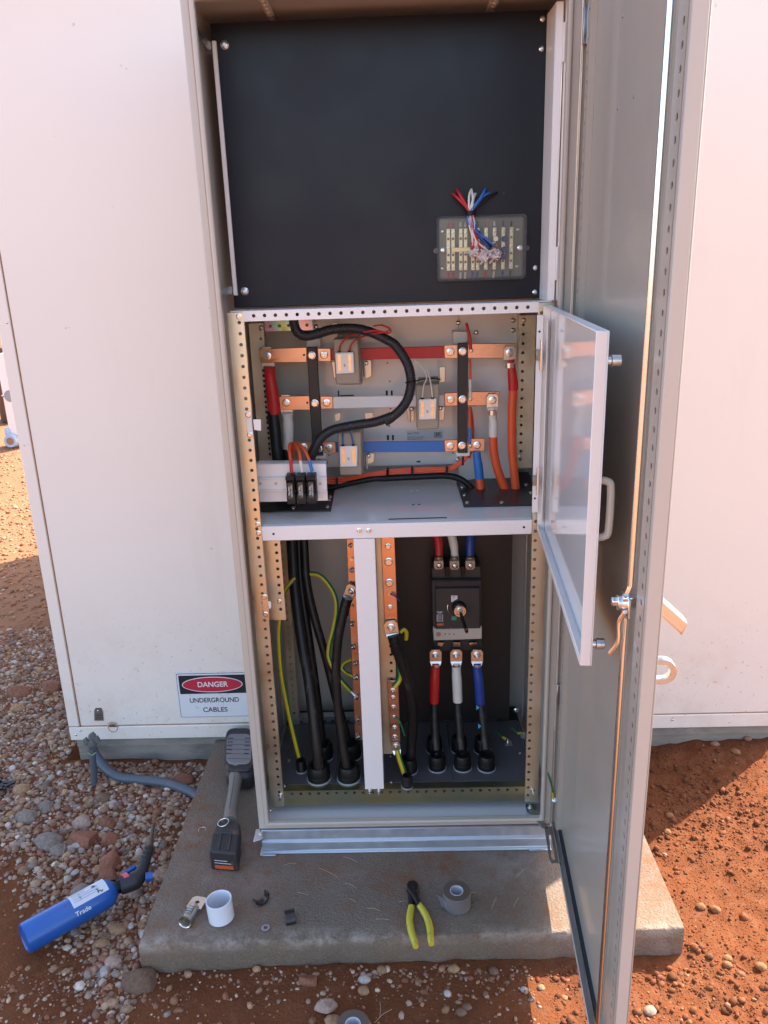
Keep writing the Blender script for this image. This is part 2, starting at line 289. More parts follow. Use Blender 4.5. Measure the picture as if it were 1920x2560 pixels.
def mesh_of(name, mb, mats, base=(0, 0, 0), ang=35):
    me = bpy.data.meshes.new(name); b = Vector(base); me.from_pydata([tuple(Vector(p) - b) for p in mb.v], [], mb.f)
    for m in (mats if isinstance(mats, (list, tuple)) else [mats]): me.materials.append(m)
    me.polygons.foreach_set('material_index', mb.m); me.polygons.foreach_set('use_smooth', [True] * len(me.polygons)); me.set_sharp_from_angle(angle=math.radians(ang)); me.update(); return me
WL = {}
def link(o, parent=None, wl=(0, 0, 0)):
    COL.objects.link(o); WL[o.name] = Vector(wl)
    if parent: o.parent = parent; o.location = Vector(wl) - WL[parent.name]
    else: o.location = wl
    return o
def obj(name, mb, mats, parent=None, bevel=0.0, ang=35, base=None, seg=1):
    wl = WL[parent.name] if parent else (Vector(base) if base is not None else Vector((0, 0, 0)))
    o = bpy.data.objects.new(name, mesh_of(name, mb, mats, wl, ang)); link(o, parent, wl)
    if bevel:
        bm = o.modifiers.new('bevel', 'BEVEL'); bm.width = bevel; bm.segments = seg; bm.limit_method = 'ANGLE'; bm.angle_limit = math.radians(40)
    return o
def root(name, label, cat, loc, group=None):
    o = bpy.data.objects.new(name, None); o.empty_display_size = .05; link(o, None, loc); o['label'] = label; o['category'] = cat
    if group: o['group'] = group
    return o
def tag(o, label=None, cat=None, group=None, kind=None):
    for k, v_ in (('label', label), ('category', cat), ('group', group), ('kind', kind)):
        if v_: o[k] = v_
    return o
def box(name, x0, x1, y0, y1, z0, z1, mat, parent, bevel=0.0, seg=1): return obj(name, MB().box(x0, x1, y0, y1, z0, z1), mat, parent, bevel, seg=seg)
# bolts share their meshes
def _bolt(kind):
    b = MB(); d = (0, -1, 0)
    if kind == 'stud':
        b.lathe((0, 0, 0), d, [(0, 1.0), (.12, 1.0), (.16, .93), (.16, 0)], 18); b.cyl((0, -.16, 0), (0, -.62, 0), .68, n=6); b.lathe((0, -.62, 0), d, [(0, .36), (.5, .36), (.56, .3), (.56, 0)], 12)
    elif kind == 'long':
        b.lathe((0, 0, 0), d, [(0, 1.0), (.12, 1.0), (.16, .93), (.16, 0)], 18); b.cyl((0, -.16, 0), (0, -.75, 0), .68, n=6); b.lathe((0, -.75, 0), d, [(0, .4), (1.3, .4), (1.38, .32), (1.38, 0)], 12)
    elif kind == 'head':
        b.lathe((0, 0, 0), d, [(0, 1.0), (.1, 1.0), (.14, .94), (.14, 0)], 18); b.cyl((0, -.14, 0), (0, -.5, 0), .80, .74, n=6)
    else:
        b.lathe((0, 0, 0), d, [(0, 1.0), (.25, .98), (.48, .75), (.58, .42), (.50, .36), (.50, 0)], 14)
    return mesh_of('bolt_' + kind, b, STEEL)
BM = {k: _bolt(k) for k in ('stud', 'long', 'head', 'pan')}
def bolt(kind, pos, r, parent, nrm=(0, -1, 0), name='bolt', spin=None):
    o = bpy.data.objects.new(name, BM[kind]); q = Vector((0, -1, 0)).rotation_difference(Vector(nrm).normalized())
    link(o, parent, pos); o.rotation_mode = 'QUATERNION'
    from mathutils import Quaternion
    o.rotation_quaternion = q @ Quaternion((0, 1, 0), random.random() * 6 if spin is None else spin); o.scale = (r, r, r); return o
_font = None
def text(name, body, pos, size, mat, parent, ux=(1, 0, 0), uz=(0, 0, 1), align='CENTER', width=None, warp=None, thick=0.0, bold=0.012):
    cu = bpy.data.curves.new(name, 'FONT'); cu.body = body; cu.size = size; cu.align_x = align; cu.align_y = 'CENTER'; cu.extrude = thick; cu.offset = bold * size
    tmp = bpy.data.objects.new(name, cu); COL.objects.link(tmp); dg = bpy.context.evaluated_depsgraph_get(); me = bpy.data.meshes.new_from_object(tmp.evaluated_get(dg))
    bpy.data.objects.remove(tmp); pts = [v_.co.copy() for v_ in me.vertices]
    if width:
        xs = [p.x for p in pts]; k = width / (max(xs) - min(xs)); 
        for p in pts: p.x *= k
    ux, uz = Vector(ux), Vector(uz); nn = ux.cross(uz)
    for v_, p in zip(me.vertices, pts):
        v_.co = (warp(p) if warp else Vector(pos) + ux * p.x + uz * p.y - nn * p.z) - WL[parent.name]
    me.materials.clear(); me.materials.append(mat); o = bpy.data.objects.new(name, me); link(o, parent, WL[parent.name]); return o
def quadpx(c, pts, Y): return [A(c, x, y, Y) for x, y in pts]
# ================================================================== SETTING
GZ = -0.150
def gheight(x, y):
    p = Vector((x, y, 0)); h = GZ + .018 * noise.noise(p * 1.3) + .010 * noise.noise(p * 4.1 + Vector((3, 1, 0))) + .005 * noise.noise(p * 11) 
    h += .0016 * noise.noise(p * 34)
    if x > .70: h += min(1, (x - .70) / .1) * (.0065 * noise.noise(p * 24) + .0085 * noise.noise(p * 47) * max(0, .4 + noise.noise(p * 4 + Vector((1, 2, 0)))) + .006 * abs(noise.noise(p * 9 + Vector((7, 0, 0)))))
    if x > 1.1 and y > .2: h += .03 * min(1, (y - .2) / .3) * min(1, (x - 1.1) / .3)
    return h
def ground():
    xs = np.concatenate([[-1500, -300, -60, -20, -9], np.arange(-4.5, .69, .026), np.arange(.69, 1.95, .0105), np.arange(1.97, 2.7, .026), [4, 9, 20, 60, 300, 1500]])
    ys = np.concatenate([[-1500, -300, -60, -20, -8, -4], np.arange(-1.6, -.75, .026), np.arange(-.74, .56, .0105), np.arange(.58, 1.2, .026), np.arange(1.25, 6, .08), [7, 9, 14, 30, 80, 300, 1500]])
    nx, ny = len(xs), len(ys); v = []
    for y in ys:
        for x in xs:
            z = gheight(x, y) if (-4.6 < x < 2.7 and -1.7 < y < 6.1) else GZ - .01 + .02 * noise.noise(Vector((x, y, 0)) * .13)
            if -.2 < x < 1.04 and -.26 < y < .5: z = min(z, -.17)
            if -.76 < x < 1.66 and .56 < y < 3.3: z = -.2
            v.append((x, y, z))
    f = [(j * nx + i, j * nx + i + 1, (j + 1) * nx + i + 1, (j + 1) * nx + i) for j in range(ny - 1) for i in range(nx - 1)]
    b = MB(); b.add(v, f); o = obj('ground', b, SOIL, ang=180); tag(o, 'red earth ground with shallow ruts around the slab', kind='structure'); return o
ground()
# concrete slab with softened, chipped front edge
def slab():
    x0, x1, y1, zt, zb = -.245, 1.068, .535, -.07, -.22; ns, b = 300, MB(); xs = [x0 + (x1 - x0) * i / ns for i in range(ns + 1)]
    prof = []
    for x in xs:
        yf = -.315 + .028 * (x - x0) / (x1 - x0) + .004 * noise.noise(Vector((x * 9, 0, 0))); c = .0035 + .005 * abs(noise.noise(Vector((x * 14, 2, 0)))) + .016 * max(0, noise.noise(Vector((x * 46, 5, 0))) - .10) + .02 * max(0, noise.noise(Vector((x * 13, 9, 0))) - .35)
        z = lambda k: .0025 * noise.noise(Vector((x * 20, k, 3)))
        prof.append([(x, y1, zt), (x, .1, zt), (x, yf + .06, zt + z(1) * .4), (x, yf + c * 1.6, zt - .001 + z(2) * .5), (x, yf + c * .5, zt - c * .35), (x, yf, zt - c), (x, yf - .002 + z(4) * 1.6, zt - .03), (x, yf - .001 + z(6) * 2.2, zt - .052), (x, yf + z(5) * 3, zt - .075), (x, yf + .02, zb)])
    k = len(prof[0]); vs = [p for r in prof for p in r]
    fs = [(i * k + j, i * k + j + 1, (i + 1) * k + j + 1, (i + 1) * k + j) for i in range(ns) for j in range(k - 1)]
    n0 = len(vs); vs += [(x0, y1, zb), (x1, y1, zb)]; fs += [tuple([n0] + list(range(k - 1, -1, -1))), tuple([n0 + 1] + [ns * k + j for j in range(k)])]
    b.add(vs, fs); o = obj('concrete_slab', b, CONC, ang=50); tag(o, 'grey concrete slab with chipped front edge and red dust stains', kind='structure'); return o
slab()
# ------------------------------------------------------------------ the white building behind
BY = .53; BX0, BX1, BY1, BH = -.741, 1.69, 3.45, 2.32
bld = root('white_kiosk_building', 'large white sheet metal kiosk on a concrete footing behind the cabinet', 'building', (.45, BY, GZ))
SEAM = .004; sx = -.7035; zs0 = -.054; zs1 = -.004
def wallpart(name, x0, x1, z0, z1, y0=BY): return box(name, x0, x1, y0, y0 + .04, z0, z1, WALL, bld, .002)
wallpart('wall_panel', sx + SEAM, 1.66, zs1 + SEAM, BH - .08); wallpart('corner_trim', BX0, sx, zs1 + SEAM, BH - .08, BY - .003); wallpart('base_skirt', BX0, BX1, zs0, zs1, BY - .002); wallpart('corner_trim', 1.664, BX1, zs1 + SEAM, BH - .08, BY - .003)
obj('rust_seam', MB().box(sx, sx + SEAM, BY + .003, BY + .01, zs1, BH - .08).box(BX0, BX1, BY + .003, BY + .01, zs1, zs1 + SEAM), RUSTP, bld)
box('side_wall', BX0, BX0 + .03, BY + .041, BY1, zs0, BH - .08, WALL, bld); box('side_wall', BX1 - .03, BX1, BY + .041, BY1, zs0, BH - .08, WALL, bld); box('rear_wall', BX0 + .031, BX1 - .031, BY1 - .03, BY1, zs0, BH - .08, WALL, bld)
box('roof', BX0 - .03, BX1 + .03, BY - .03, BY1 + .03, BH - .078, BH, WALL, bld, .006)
def footing():
    b = MB(); n = 80; xs = [BX0 + .012 + (BX1 - BX0 - .024) * i / n for i in range(n + 1)]; vs = []
    for x in xs:
        e = .003 * noise.noise(Vector((x * 12, 1, 0))); vs += [(x, BY + .016 + e, zs0 - .001), (x, BY + .012 + e, zs0 - .035), (x, BY + .018 + e * 2, zs0 - .038), (x, BY + .02 - e, -.3)]
    b.add(vs, [(i * 4 + j, i * 4 + j + 1, i * 4 + j + 5, i * 4 + j + 4) for i in range(n) for j in range(3)])
    b.box(BX0 + .012, BX1 - .012, BY + .03, BY1 - .02, -.3, zs0 - .001); return obj('footing', b, FOOT, bld, ang=40)
footing()
# rusty port hole in the wall
pc = A('d1', 690, 437, BY); obj('cable_port', MB().lathe(pc + V(0, .001, 0), (0, -1, 0), [(0, .0165), (.004, .0162), (.0045, .0145), (-.0005, .0135), (-.0008, 0)], 24), RUSTP, bld)
obj('port_plug', MB().lathe(pc + V(0, -.0005, 0), (0, -1, 0), [(0, .0125), (.0012, .011), (.001, 0)], 18), M('dirty_plug', (.10, .09, .085), .8, var=.5, vs=120, bump=.6), bld)
def rust_halo():
    b = MB(); n = 40; c = pc + V(0, -.0012, 0); vs = []
    for rr in (.0166, None):
        for i in range(n):
            a = 2 * math.pi * i / n; r = rr or .0205 + .005 * noise.noise(V(math.cos(a) * 2, math.sin(a) * 2, 4)) + (.004 if math.sin(a) > .6 else 0); vs.append(c + V(math.cos(a) * r, 0, math.sin(a) * r))
    b.add(vs, [(i, n + i, n + (i + 1) % n, (i + 1) % n) for i in range(n)]); return obj('rust_stain', b, M('thin_rust_stain', (.52, .40, .27), .75, var=.25, vs=60), bld)
rust_halo()
p = [A('d1', *q, BY) for q in ((575, 335), (583, 316), (618, 316), (629, 338), (633, 393), (577, 393))]
pl = obj('metal_tag', MB().prism([q + V(0, -.0002, 0) for q in p], (0, -.0015, 0)), M('tarnished_tag', (.20, .17, .14), .55, .6, var=.3, vs=90), bld)
bolt('pan', A('d1', 598, 333, BY) + V(0, -.0015, 0), .003, bld, name='rivet')
for k in range(4):
    a0 = A('d1', 584, 352 + k * 10, BY); a1 = A('d1', 626, 352 + k * 10, BY); obj('tag_line', MB().obox((a0 + a1) / 2 + V(0, -.0019, 0), (a1 - a0) / 2, (0, .0003, 0), (0, 0, .0008)), INK, pl)
for q in (Q('e7', 55, 955 - 0), Q('d6', 33, 400), Q('d7', 715, 1580), Q('d1', 490, 455), Q('d1', 462, 482)): bolt('pan', at(q, BY - .003), .004, bld, name='screw')
# danger sign on the wall
tl, bl = A('d8', 152, 172, BY), A('d8', 226, 915, BY); cxs = A('d8', 805, 640, BY).x; hw = cxs - (tl.x + bl.x) / 2; zt_, zb_ = tl.z, bl.z; SY = BY - .0006
sg = root('danger_sign', 'danger underground cables sign stuck low on the white wall beside the cabinet', 'sign', (cxs, SY, (zt_ + zb_) / 2))
def plate(name, x0, x1, z0, z1, lay, mat, r=0.004, par=sg, y=SY, t=.0004, n=5):
    pts = []
    for cx_, cz_, a0 in ((x1 - r, z1 - r, 0), (x0 + r, z1 - r, 90), (x0 + r, z0 + r, 180), (x1 - r, z0 + r, 270)):
        for i in range(n + 1): a = math.radians(a0 + 90 * i / n); pts.append((cx_ + r * math.cos(a), y - lay * .0005, cz_ + r * math.sin(a)))
    return obj(name, MB().prism(pts, (0, -t, 0)), mat, par)
x0, x1 = cxs - hw, cxs + hw
plate('backing', x0 - .006, x1 + .006, zb_ - .005, zt_ + .006, 0, SIGNW, .007); plate('border', x0 - .001, x1 + .001, zb_ - .001, zt_ + .001, 1, INK, .007); plate('white_field', x0 + .0006, x1 - .0006, zb_ + .0006, zt_ - .0006, 2, SIGNW, .006)
zm = A('d8', 700, 505, BY).z; plate('black_band', x0 + .006, x1 - .006, zm, zt_ - .006, 3, INK, .002)
ez0, ez1 = A('d8', 770, 480, BY).z, A('d8', 770, 212, BY).z; ex = A('d8', 1308, 335, BY).x - cxs - .002
def oval(name, sx_, sz_, lay, mat): return obj(name, MB().prism([(cxs - .001 + sx_ * math.cos(2 * math.pi * i / 48), SY - lay * .0005, (ez0 + ez1) / 2 + sz_ * math.sin(2 * math.pi * i / 48)) for i in range(48)], (0, -.0004, 0)), mat, sg)
oval('oval_rim', ex, (ez1 - ez0) / 2, 4, SIGNW); oval('red_oval', ex - .003, (ez1 - ez0) / 2 - .003, 5, SIGNR)
text('danger_lettering', 'DANGER', (cxs, SY - .0032, (ez0 + ez1) / 2), .027, WPRINT, sg, width=.102, bold=.02)
zU = A('d8', 800, 620, BY).z; zC = A('d8', 820, 785, BY).z
text('underground_lettering', 'UNDERGROUND', (cxs, SY - .0017, zU), .0245, INK, sg, width=.166, bold=.015); text('cables_lettering', 'CABLES', (cxs, SY - .0017, zC), .0245, INK, sg, width=.083, bold=.015)
cr_ = [A('d8', x, y, SY - .0016) for x, y in ((820, 470), (950, 560), (1050, 500))]; obj('crack', MB().tube([cr_[0], cr_[1], cr_[2]], .0003, 4).tube([cr_[1], A('d8', 965, 640, SY - .0016), A('d8', 950, 730, SY - .0016)], .0003, 4), INKG, sg)

# ================================================================== CABINET
W_, D_, H_ = .80, .495, 2.05
cab = root('electrical_cabinet', 'tall beige steel electrical cabinet standing open on the concrete slab', 'cabinet', (.40, .25, -.07))
box('left_side_panel', 0, .0025, .010, D_, 0, H_, BEIGE2, cab); box('right_side_panel', W_ - .0025, W_, .010, D_, 0, H_, BEIGE2, cab)
box('back_panel', .003, W_ - .003, D_ - .003, D_, .003, 2.004, BEIGE2, cab); box('roof_panel', -.004, W_ + .004, .0, D_, 2.008, H_ + .003, BEIGE, cab, .004); box('floor_panel', .003, W_ - .003, .012, D_ - .004, .004, .009, SHELF, cab)
obj('face_frame', MB().ring(0, W_, 0, 2.006, .018, 0, .0095), BEIGE, cab, .003, seg=2)
obj('sealing_rim', MB().ring(.0182, W_ - .0182, .0182 - .006, 2.006 - .012, .0105, -.007, .013), BEIGE, cab, .004, seg=3)
# ceiling strips
for xa, xb in ((A('e1', 1310, 0, .07).x, A('e1', 1450, 0, .07).x), (A('e2', 190, 0, .07).x, A('e2', 325, 0, .07).x)):
    t = obj('ceiling_strip', MB().box(xa, xb, .02, .36, 1.999, 2.007), BEIGE2, cab, .002)
    for i in range(9):
        bb = MB().lathe(((xa + xb) / 2, .05 + i * .025, 1.9995), (0, 0, -1), [(0, .006), (.0016, .0055), (.0018, .004), (.0004, .0034), (.0004, 0)], 12); obj('dimple', bb, BEIGE2, t)
FY = .052                                         # plane of the front rack frame
def post(name, x0, x1, z0, z1, hole_from_left, side, pitch=.025, depth=.05, y=FY):
    b = MB(); wd = x1 - x0
    b.perf((x0, y, z0), (1, 0, 0), (0, 0, 1), wd, z1 - z0, hole_from_left, pitch, .0042)
    xs_ = x0 if side < 0 else x1     # return flange on the outer side
    b.box(xs_ - .0008, xs_ + .0008, y + .0005, y + depth, z0, z1)
    xo = x1 if side < 0 else x0; b.box(xo - .0006, xo + .0006, y + .0005, y + .012, z0, z1); b.box(x0 + .001, x1 - .001, y + .0018, y + .0026, z0, z0 + .0125)
    return obj(name, b, ZINC, cab)
zp0, zp1 = at((711, 2016), FY).z, at((600, 781), FY).z
XL0, XL1 = .0285, .0645
lp = post('perforated_post', XL0, XL1, zp0, zp1, .0255, -1)
XR0, XR1 = .7375, .772
rp = post('perforated_post', XR0, XR1, zp0, zp1 - .0, .0075, 1)
# white top bar with holes, lower white bar, centre post
zt0, zt1 = at((700, 801), FY).z, at((700, 775), FY).z
b = MB().perf((XL1, FY - .001, zt0), (0, 0, 1), (1, 0, 0), zt1 - zt0, XR0 - XL1, (zt1 - zt0) * .52, .025, .0042, t=(0, .0016, 0)); 
b.f = [tuple(reversed(f)) for f in b.f]; b.box(XL1 - .03, XR0 + .03, FY + .0012, FY + .075, zt1 - .0012, zt1 + .0004); b.box(XL1, XR0, FY + .001, FY + .012, zt0 - .0004, zt0 + .0008)
obj('top_crossbar', b, WHITE, cab)
zl0, zl1 = at((900, 1346), FY).z, at((900, 1310), FY).z
lb = box('lower_crossbar', XL1 + .001, XR0 - .001, FY - .001, FY + .02, zl0, zl1, WHITE, cab, .0012)
sh = box('equipment_shelf', XL1 - .03, XR0 + .03, FY + .0205, D_ - .004, zl1 - .0035, zl1 - .0005, SHELF, cab)
for q in ((820, 75), (890, 75)): bolt('long', A('c6', *q, FY - .001), .0062, cab)
for q in ((75, 32), (80, 97)): bolt('stud', A('c6', *q, FY), .0066, cab)
for q in ((188, 103),): obj('screw_hole', MB().lathe(A('c6', *q, FY - .0012), (0, -1, 0), [(0, .003), (.0004, .003), (.0004, 0)], 12), INK, cab)
obj('screw_hole', MB().lathe(A('c7', 1150, 53, FY - .0012), (0, -1, 0), [(0, .003), (.0004, .003), (.0004, 0)], 12), INK, cab)
cpl, cpr = (A('c6', 780, 150, FY).x + A('c6', 862, 1980, FY).x) / 2, (A('c6', 937, 150, FY).x + A('c6', 1001, 1980, FY).x) / 2; zc0 = A('c6', 930, 1981, FY).z
cpost = obj('centre_post', MB().box(cpl, cpr, FY - .003, FY + .0, zc0, zl0 - .0005).box(cpl, cpl + .002, FY + .0001, FY + .045, zc0, zl0 - .0005).box(cpr - .002, cpr, FY + .0001, FY + .045, zc0, zl0 - .0005), WHITE, cab, .001)
for q in ((898, 2000), (965, 2000)): bolt('long', A('c6', *q, FY), .0066, cab)
# bottom rail, gland plates, front tray
zr0, zr1 = at((900, 2012), FY).z, at((900, 1976), FY).z
b = MB().perf((XL1, FY + .003, zr0), (1, 0, 0), (0, 0, 1), .001, .002, .0005, 1, .0002) if False else MB()
b.perf((XL1, FY + .003, zr0), (0, 0, 1), (1, 0, 0), zr1 - zr0, XR0 - XL1, (zr1 - zr0) * .80, .025, .0042, t=(0, .0016, 0)); b.f = [tuple(reversed(f)) for f in b.f]
b.box(XL1, XR0, FY + .0045, FY + .03, zr1 - .001, zr1 + .0003); obj('bottom_rail', b, RAIL, cab)
GP = zr1 + .0005
xa = A('c6', 262, 1870, 0).x if False else Z('c6', 262, 1880, GP).x; xb = Z('c6', 640, 1950, GP).x; xc = Z('c7', 633, 1930, GP).x; xd = Z('c7', 1190, 1800, GP).x
for q0, q1 in ((.03, xa - .0008), (xa + .0008, xb - .001), (xb + .001, .30), (.302, xc - .001), (xc + .001, xd - .001), (xd + .001, .77)):
    box('gland_plate', q0, q1, FY + .031, .385, GP - .003, GP, FLOORP, cab, .0006)
box('rear_floor_strip', .03, .77, .386, .47, GP - .006, GP - .003, BLACKP, cab)
for c, x, y in (('c6', 302, 1775), ('c6', 270, 1960), ('c7', 172, 1935), ('c7', 168, 1745), ('c7', 1170, 1905), ('c7', 1120, 1720), ('c7', 1240, 1640)): bolt('pan', Z(c, x, y, GP), .0045, cab, (0, 0, 1), 'screw')
bolt('long', A('c6', 240, 2030, FY), .0066, cab); bolt('long', A('c7', 1215, 1995, FY), .0066, cab); bolt('pan', A('e5', 340, 1520, .02), .004, cab, name='screw')
# rear perforated rail low down, rear strips and rails in the middle bay
RYL = .392
def hrail(name, x0, x1, z0, z1, rows, y, mat, pitch=.025, r=.0045):
    b = MB(); hgt = (z1 - z0) / rows
    for k in range(rows): b.perf((x0, y, z0 + hgt * k), (0, 0, 1), (1, 0, 0), hgt, x1 - x0, hgt / 2, pitch, r, t=(0, .0016, 0))
    b.f = [tuple(reversed(f)) for f in b.f]; b.box(x0, x1, y + .0017, y + .03, z1 - .0006, z1 + .0006); return obj(name, b, mat, cab)
zz0, zz1 = at((760, 1832), RYL).z, at((760, 1795), RYL).z
hrail('rear_rail', .055, .700, zz0, zz1, 2, RYL, GALV)
RS = .388
def vstrip(name, c, xa_, xb_, yt, yb, hfrac, y, pitch=.025, mat=ZINC):
    x0_, x1_ = A(c, xa_, (yt + yb) / 2, y).x, A(c, xb_, (yt + yb) / 2, y).x; z1_, z0_ = A(c, (xa_ + xb_) / 2, yt, y).z, A(c, (xa_ + xb_) / 2, yb, y).z
    b = MB().perf((x0_, y, z0_), (1, 0, 0), (0, 0, 1), x1_ - x0_, z1_ - z0_, (x1_ - x0_) * hfrac, pitch, .0042); b.box(x0_ - .0006, x0_ + .0006, y + .0005, y + .03, z0_, z1_); b.box(x1_ - .0006, x1_ + .0006, y + .0005, y + .03, z0_, z1_)
    return obj(name, b, mat, cab)
vstrip('rear_post', 'c4', 345, 470, 245, 1485, .78, RS); vstrip('rear_post', 'c5', 1158, 1294, 168, 1485, .25, RS)
vstrip('rear_post', 'c6', 262, 325, 10, 1560, .5, RS); 
bolt('pan', A('c4', 407, 282, RS), .006, cab); bolt('pan', A('c5', 1210, 207, RS), .006, cab); bolt('pan', A('c5', 1172, 1390, RS), .006, cab)
hrail('passivated_rail', A('c4', 440, 285, RS).x, A('c4', 872, 285, RS).x, A('c4', 600, 315, RS).z, A('c4', 600, 222, RS).z, 1, RS, IRID)
PY = .428                                       # mounting plate of the middle bay
mp_ = box('mounting_plate', A('c4', 900, 700, PY).x, A('c5', 640, 700, PY).x, PY, PY + .003, A('c5', 300, 1458, PY).z, A('c5', 300, 160, PY).z, SHELF, cab)
mp2 = box('mounting_plate', A('c5', 640, 700, PY).x + .001, A('c5', 1165, 900, PY).x, PY + .003, PY + .006, A('c5', 900, 1610, PY).z, A('c5', 900, 150, PY).z, SHELF, cab)
for x, y in ((1115, 210), (1115, 295), (640, 232), (795, 315), (637, 1412)): bolt('pan', A('c5', x, y, PY), .0065, cab, name='screw')
bolt('pan', A('c4', 905, 278, PY), .0065, cab, name='screw'); bolt('pan', A('c4', 990, 1495, PY), .0065, cab, name='screw')
def slot(c, x, y, w2, h2, Yp=PY): 
    p_ = A(c, x, y, Yp); box('slot', p_.x - w2, p_.x + w2, Yp - .0009, Yp - .0004, p_.z - h2, p_.z + h2, INK, cab)
for c, x, y, w2, h2 in (('c4', 1540, 875, .0025, .007), ('c4', 1585, 875, .0025, .007), ('c5', 25, 835, .0025, .006), ('c5', 67, 835, .0025, .006), ('c4', 1550, 1275, .0025, .007), ('c4', 1595, 1275, .0025, .007), ('c5', 35, 1225, .0025, .007), ('c5', 78, 1225, .0025, .007), ('c5', 298, 1430, .0055, .0024), ('c4', 1105, 880, .002, .009), ('c4', 1180, 898, .02, .0018)): slot(c, x, y, w2, h2)
for c, x, y in (('c4', 1545, 603), ('c4', 1567, 770), ('c4', 1575, 1015), ('c4', 1563, 1172), ('c4', 1020, 1437), ('c5', 50, 738), ('c5', 45, 1125), ('c5', 595, 1355)): slot(c, x, y, .0018, .0018)
# printed rating label under the centre transformer
lab = box('rating_label', A('c5', 198, 1200, PY).x, A('c5', 510, 1200, PY).x, PY - .0012, PY - .0003, A('c5', 300, 1242, PY).z, A('c5', 300, 1160, PY).z, M('label_stock', (.58, .56, .57), .4), cab)
text('print', 'Model: CTG500A', A('c5', 204, 1187, PY) + V(0, -.0016, 0), .0085, INKG, lab, align='LEFT', width=.034); text('print', 'Rated Full Load Current 500A (In)', A('c5', 204, 1220, PY) + V(0, -.0016, 0), .006, INKG, lab, align='LEFT', width=.048); text('print', 'Rated Voltage 415V (Un)', A('c5', 204, 1238, PY) + V(0, -.0016, 0), .006, INKG, lab, align='LEFT', width=.042)
lp_ = A('c5', 465, 1198, PY); obj('logo', MB().ring(lp_.x - .0098, lp_.x + .0098, lp_.z - .0070, lp_.z + .0070, .0014, PY - .0019, PY - .0013), INK, lab); text('print', 'BR', lp_ + V(0, -.0016, 0), .0135, INK, lab, width=.0135)
# side plates seen past the left post
obj('cable_bracket', MB().box(A('c6', 130, 400, .10).x, A('c6', 255, 400, .10).x, .10, .102, A('c6', 200, 738, .10).z, A('c6', 180, 150, .10).z), ZINC, cab)
for i in range(9): 
    p_ = A('c6', 207 + i * 4.3, 182 + i * 59.5, .10); obj('hole', MB().lathe(p_ + V(0, -.0006, 0), (0, -1, 0), [(0, .0042), (.0003, .0042), (.0003, 0)], 12), M('hole_dark', (.03, .02, .015), .8), cab)
bolt('stud', A('c6', 232, 600, .098), .0065, cab)
# latch plates on the left post
for c, pts, tab in (('c4', ((268, 1048), (318, 1048), (340, 1275), (285, 1275)), ((335, 1112), (405, 1112), (408, 1215), (345, 1208))), ('c6', ((100, 545), (145, 545), (160, 715), (118, 715)), ((148, 598), (168, 600), (172, 650), (155, 655)))):
    k = obj('latch_plate', MB().prism(quadpx(c, pts, FY - .0006), (0, -.002, 0)), STEEL if c == 'c6' else WHITE, cab, .0006); obj('latch_tab', MB().prism(quadpx(c, tab, FY - .010), (0, -.0015, 0)), WHITE, k, .0006)
for c, x, y in (('c4', 292, 1070), ('c4', 306, 1252), ('c6', 120, 568), ('c6', 130, 695)): bolt('head', A(c, x, y, FY - .0026), .0072, cab)
bolt('stud', A('e3', 435, 1140, FY), .0068, cab); 
# upper black swing panel with its white edge channel and brackets
KY = .15
swx0, swx1 = A('e3', 385, 300, KY).x - .012, A('e2', 925, 600, KY).x; swz0, swz1 = A('c1', 800, 1862, KY).z, A('c1', 800, 117, KY).z
sw = box('black_panel', swx0, swx1, KY, KY + .006, swz0, swz1, NAVY, cab, .0012)
e0, e1_ = A('e1', 600, 650, KY - .004), A('e3', 370, 745, KY - .004)
obj('edge_channel', MB().box(e0.x - .0045, e1_.x + .005, KY - .006, KY + .02, e1_.z, e0.z), WHITE, cab, .0012)
for c, x, y in (('e1', 780, 720), ('e3', 545, 665)): bolt('pan', A(c, x, y, KY), .0098, sw, name='panel_screw')
for c, x, y in (('e2', 865, 262), ('e2', 850, 675), ('c2', 1372, 1058), ('c2', 1368, 1338)): bolt('pan', A(c, x, y, KY), .0062, sw, name='panel_screw')
b = MB(); b.obox((A('e1', 330, 480, .03) + A('e1', 545, 745, .14)) / 2, (A('e1', 545, 745, .14) - A('e1', 330, 480, .03)) / 2, (.002, 0, .002), (0, 0, .006)); obj('stay_bracket', b, GALV, cab)
b = MB(); b.obox((A('e3', 90, 690, .02) + A('e3', 300, 640, .14)) / 2, (A('e3', 300, 640, .14) - A('e3', 90, 690, .02)) / 2, (0, .002, .0), (0, 0, .008)); obj('stay_bracket', b, GALV, cab)
# white hinge column right of the black panel
zc_0, zc_1 = A('e4', 900, 545, .06).z, 1.974
def colx(x, Y): return A('e4', x, 300, Y).x
ca, cb, cc, cd, ce = colx(712, .145), colx(912, .062), colx(1118, .055), colx(1152, .055), colx(1325, .05)
hc = obj('hinge_column', MB().prism([(ca, .146, zc_0), (cb, .060, zc_0), (cc, .056, zc_0), (cc, .075, zc_0), (cb + .006, .08, zc_0), (ca + .004, .148, zc_0)], (0, 0, zc_1 - zc_0)).prism([(cd, .052, zc_0), (ce, .048, zc_0), (ce, .09, zc_0), (cd, .09, zc_0)], (0, 0, zc_1 - zc_0 + .01)), WHITE, cab, .002)
for y0_, y1_, c in ((305, 850, 'e2'),): obj('piano_hinge', MB().cyl((cc + .002, .053, A('e2', 1165, 850, .05).z), (cc + .002, .053, A('e2', 1175, 305, .05).z), .0042, n=12), WHITE, hc)
obj('piano_hinge', MB().cyl((cc + .002, .053, A('c3', 235, 1875, .05).z), (cc + .002, .053, A('c3', 245, 1650, .05).z), .0042, n=12), WHITE, hc)
for y in (265, 495): bolt('head', A('e2', 1235, y, .045) + V(.004, 0, 0), .0062, cab, (-1, -.15, 0))
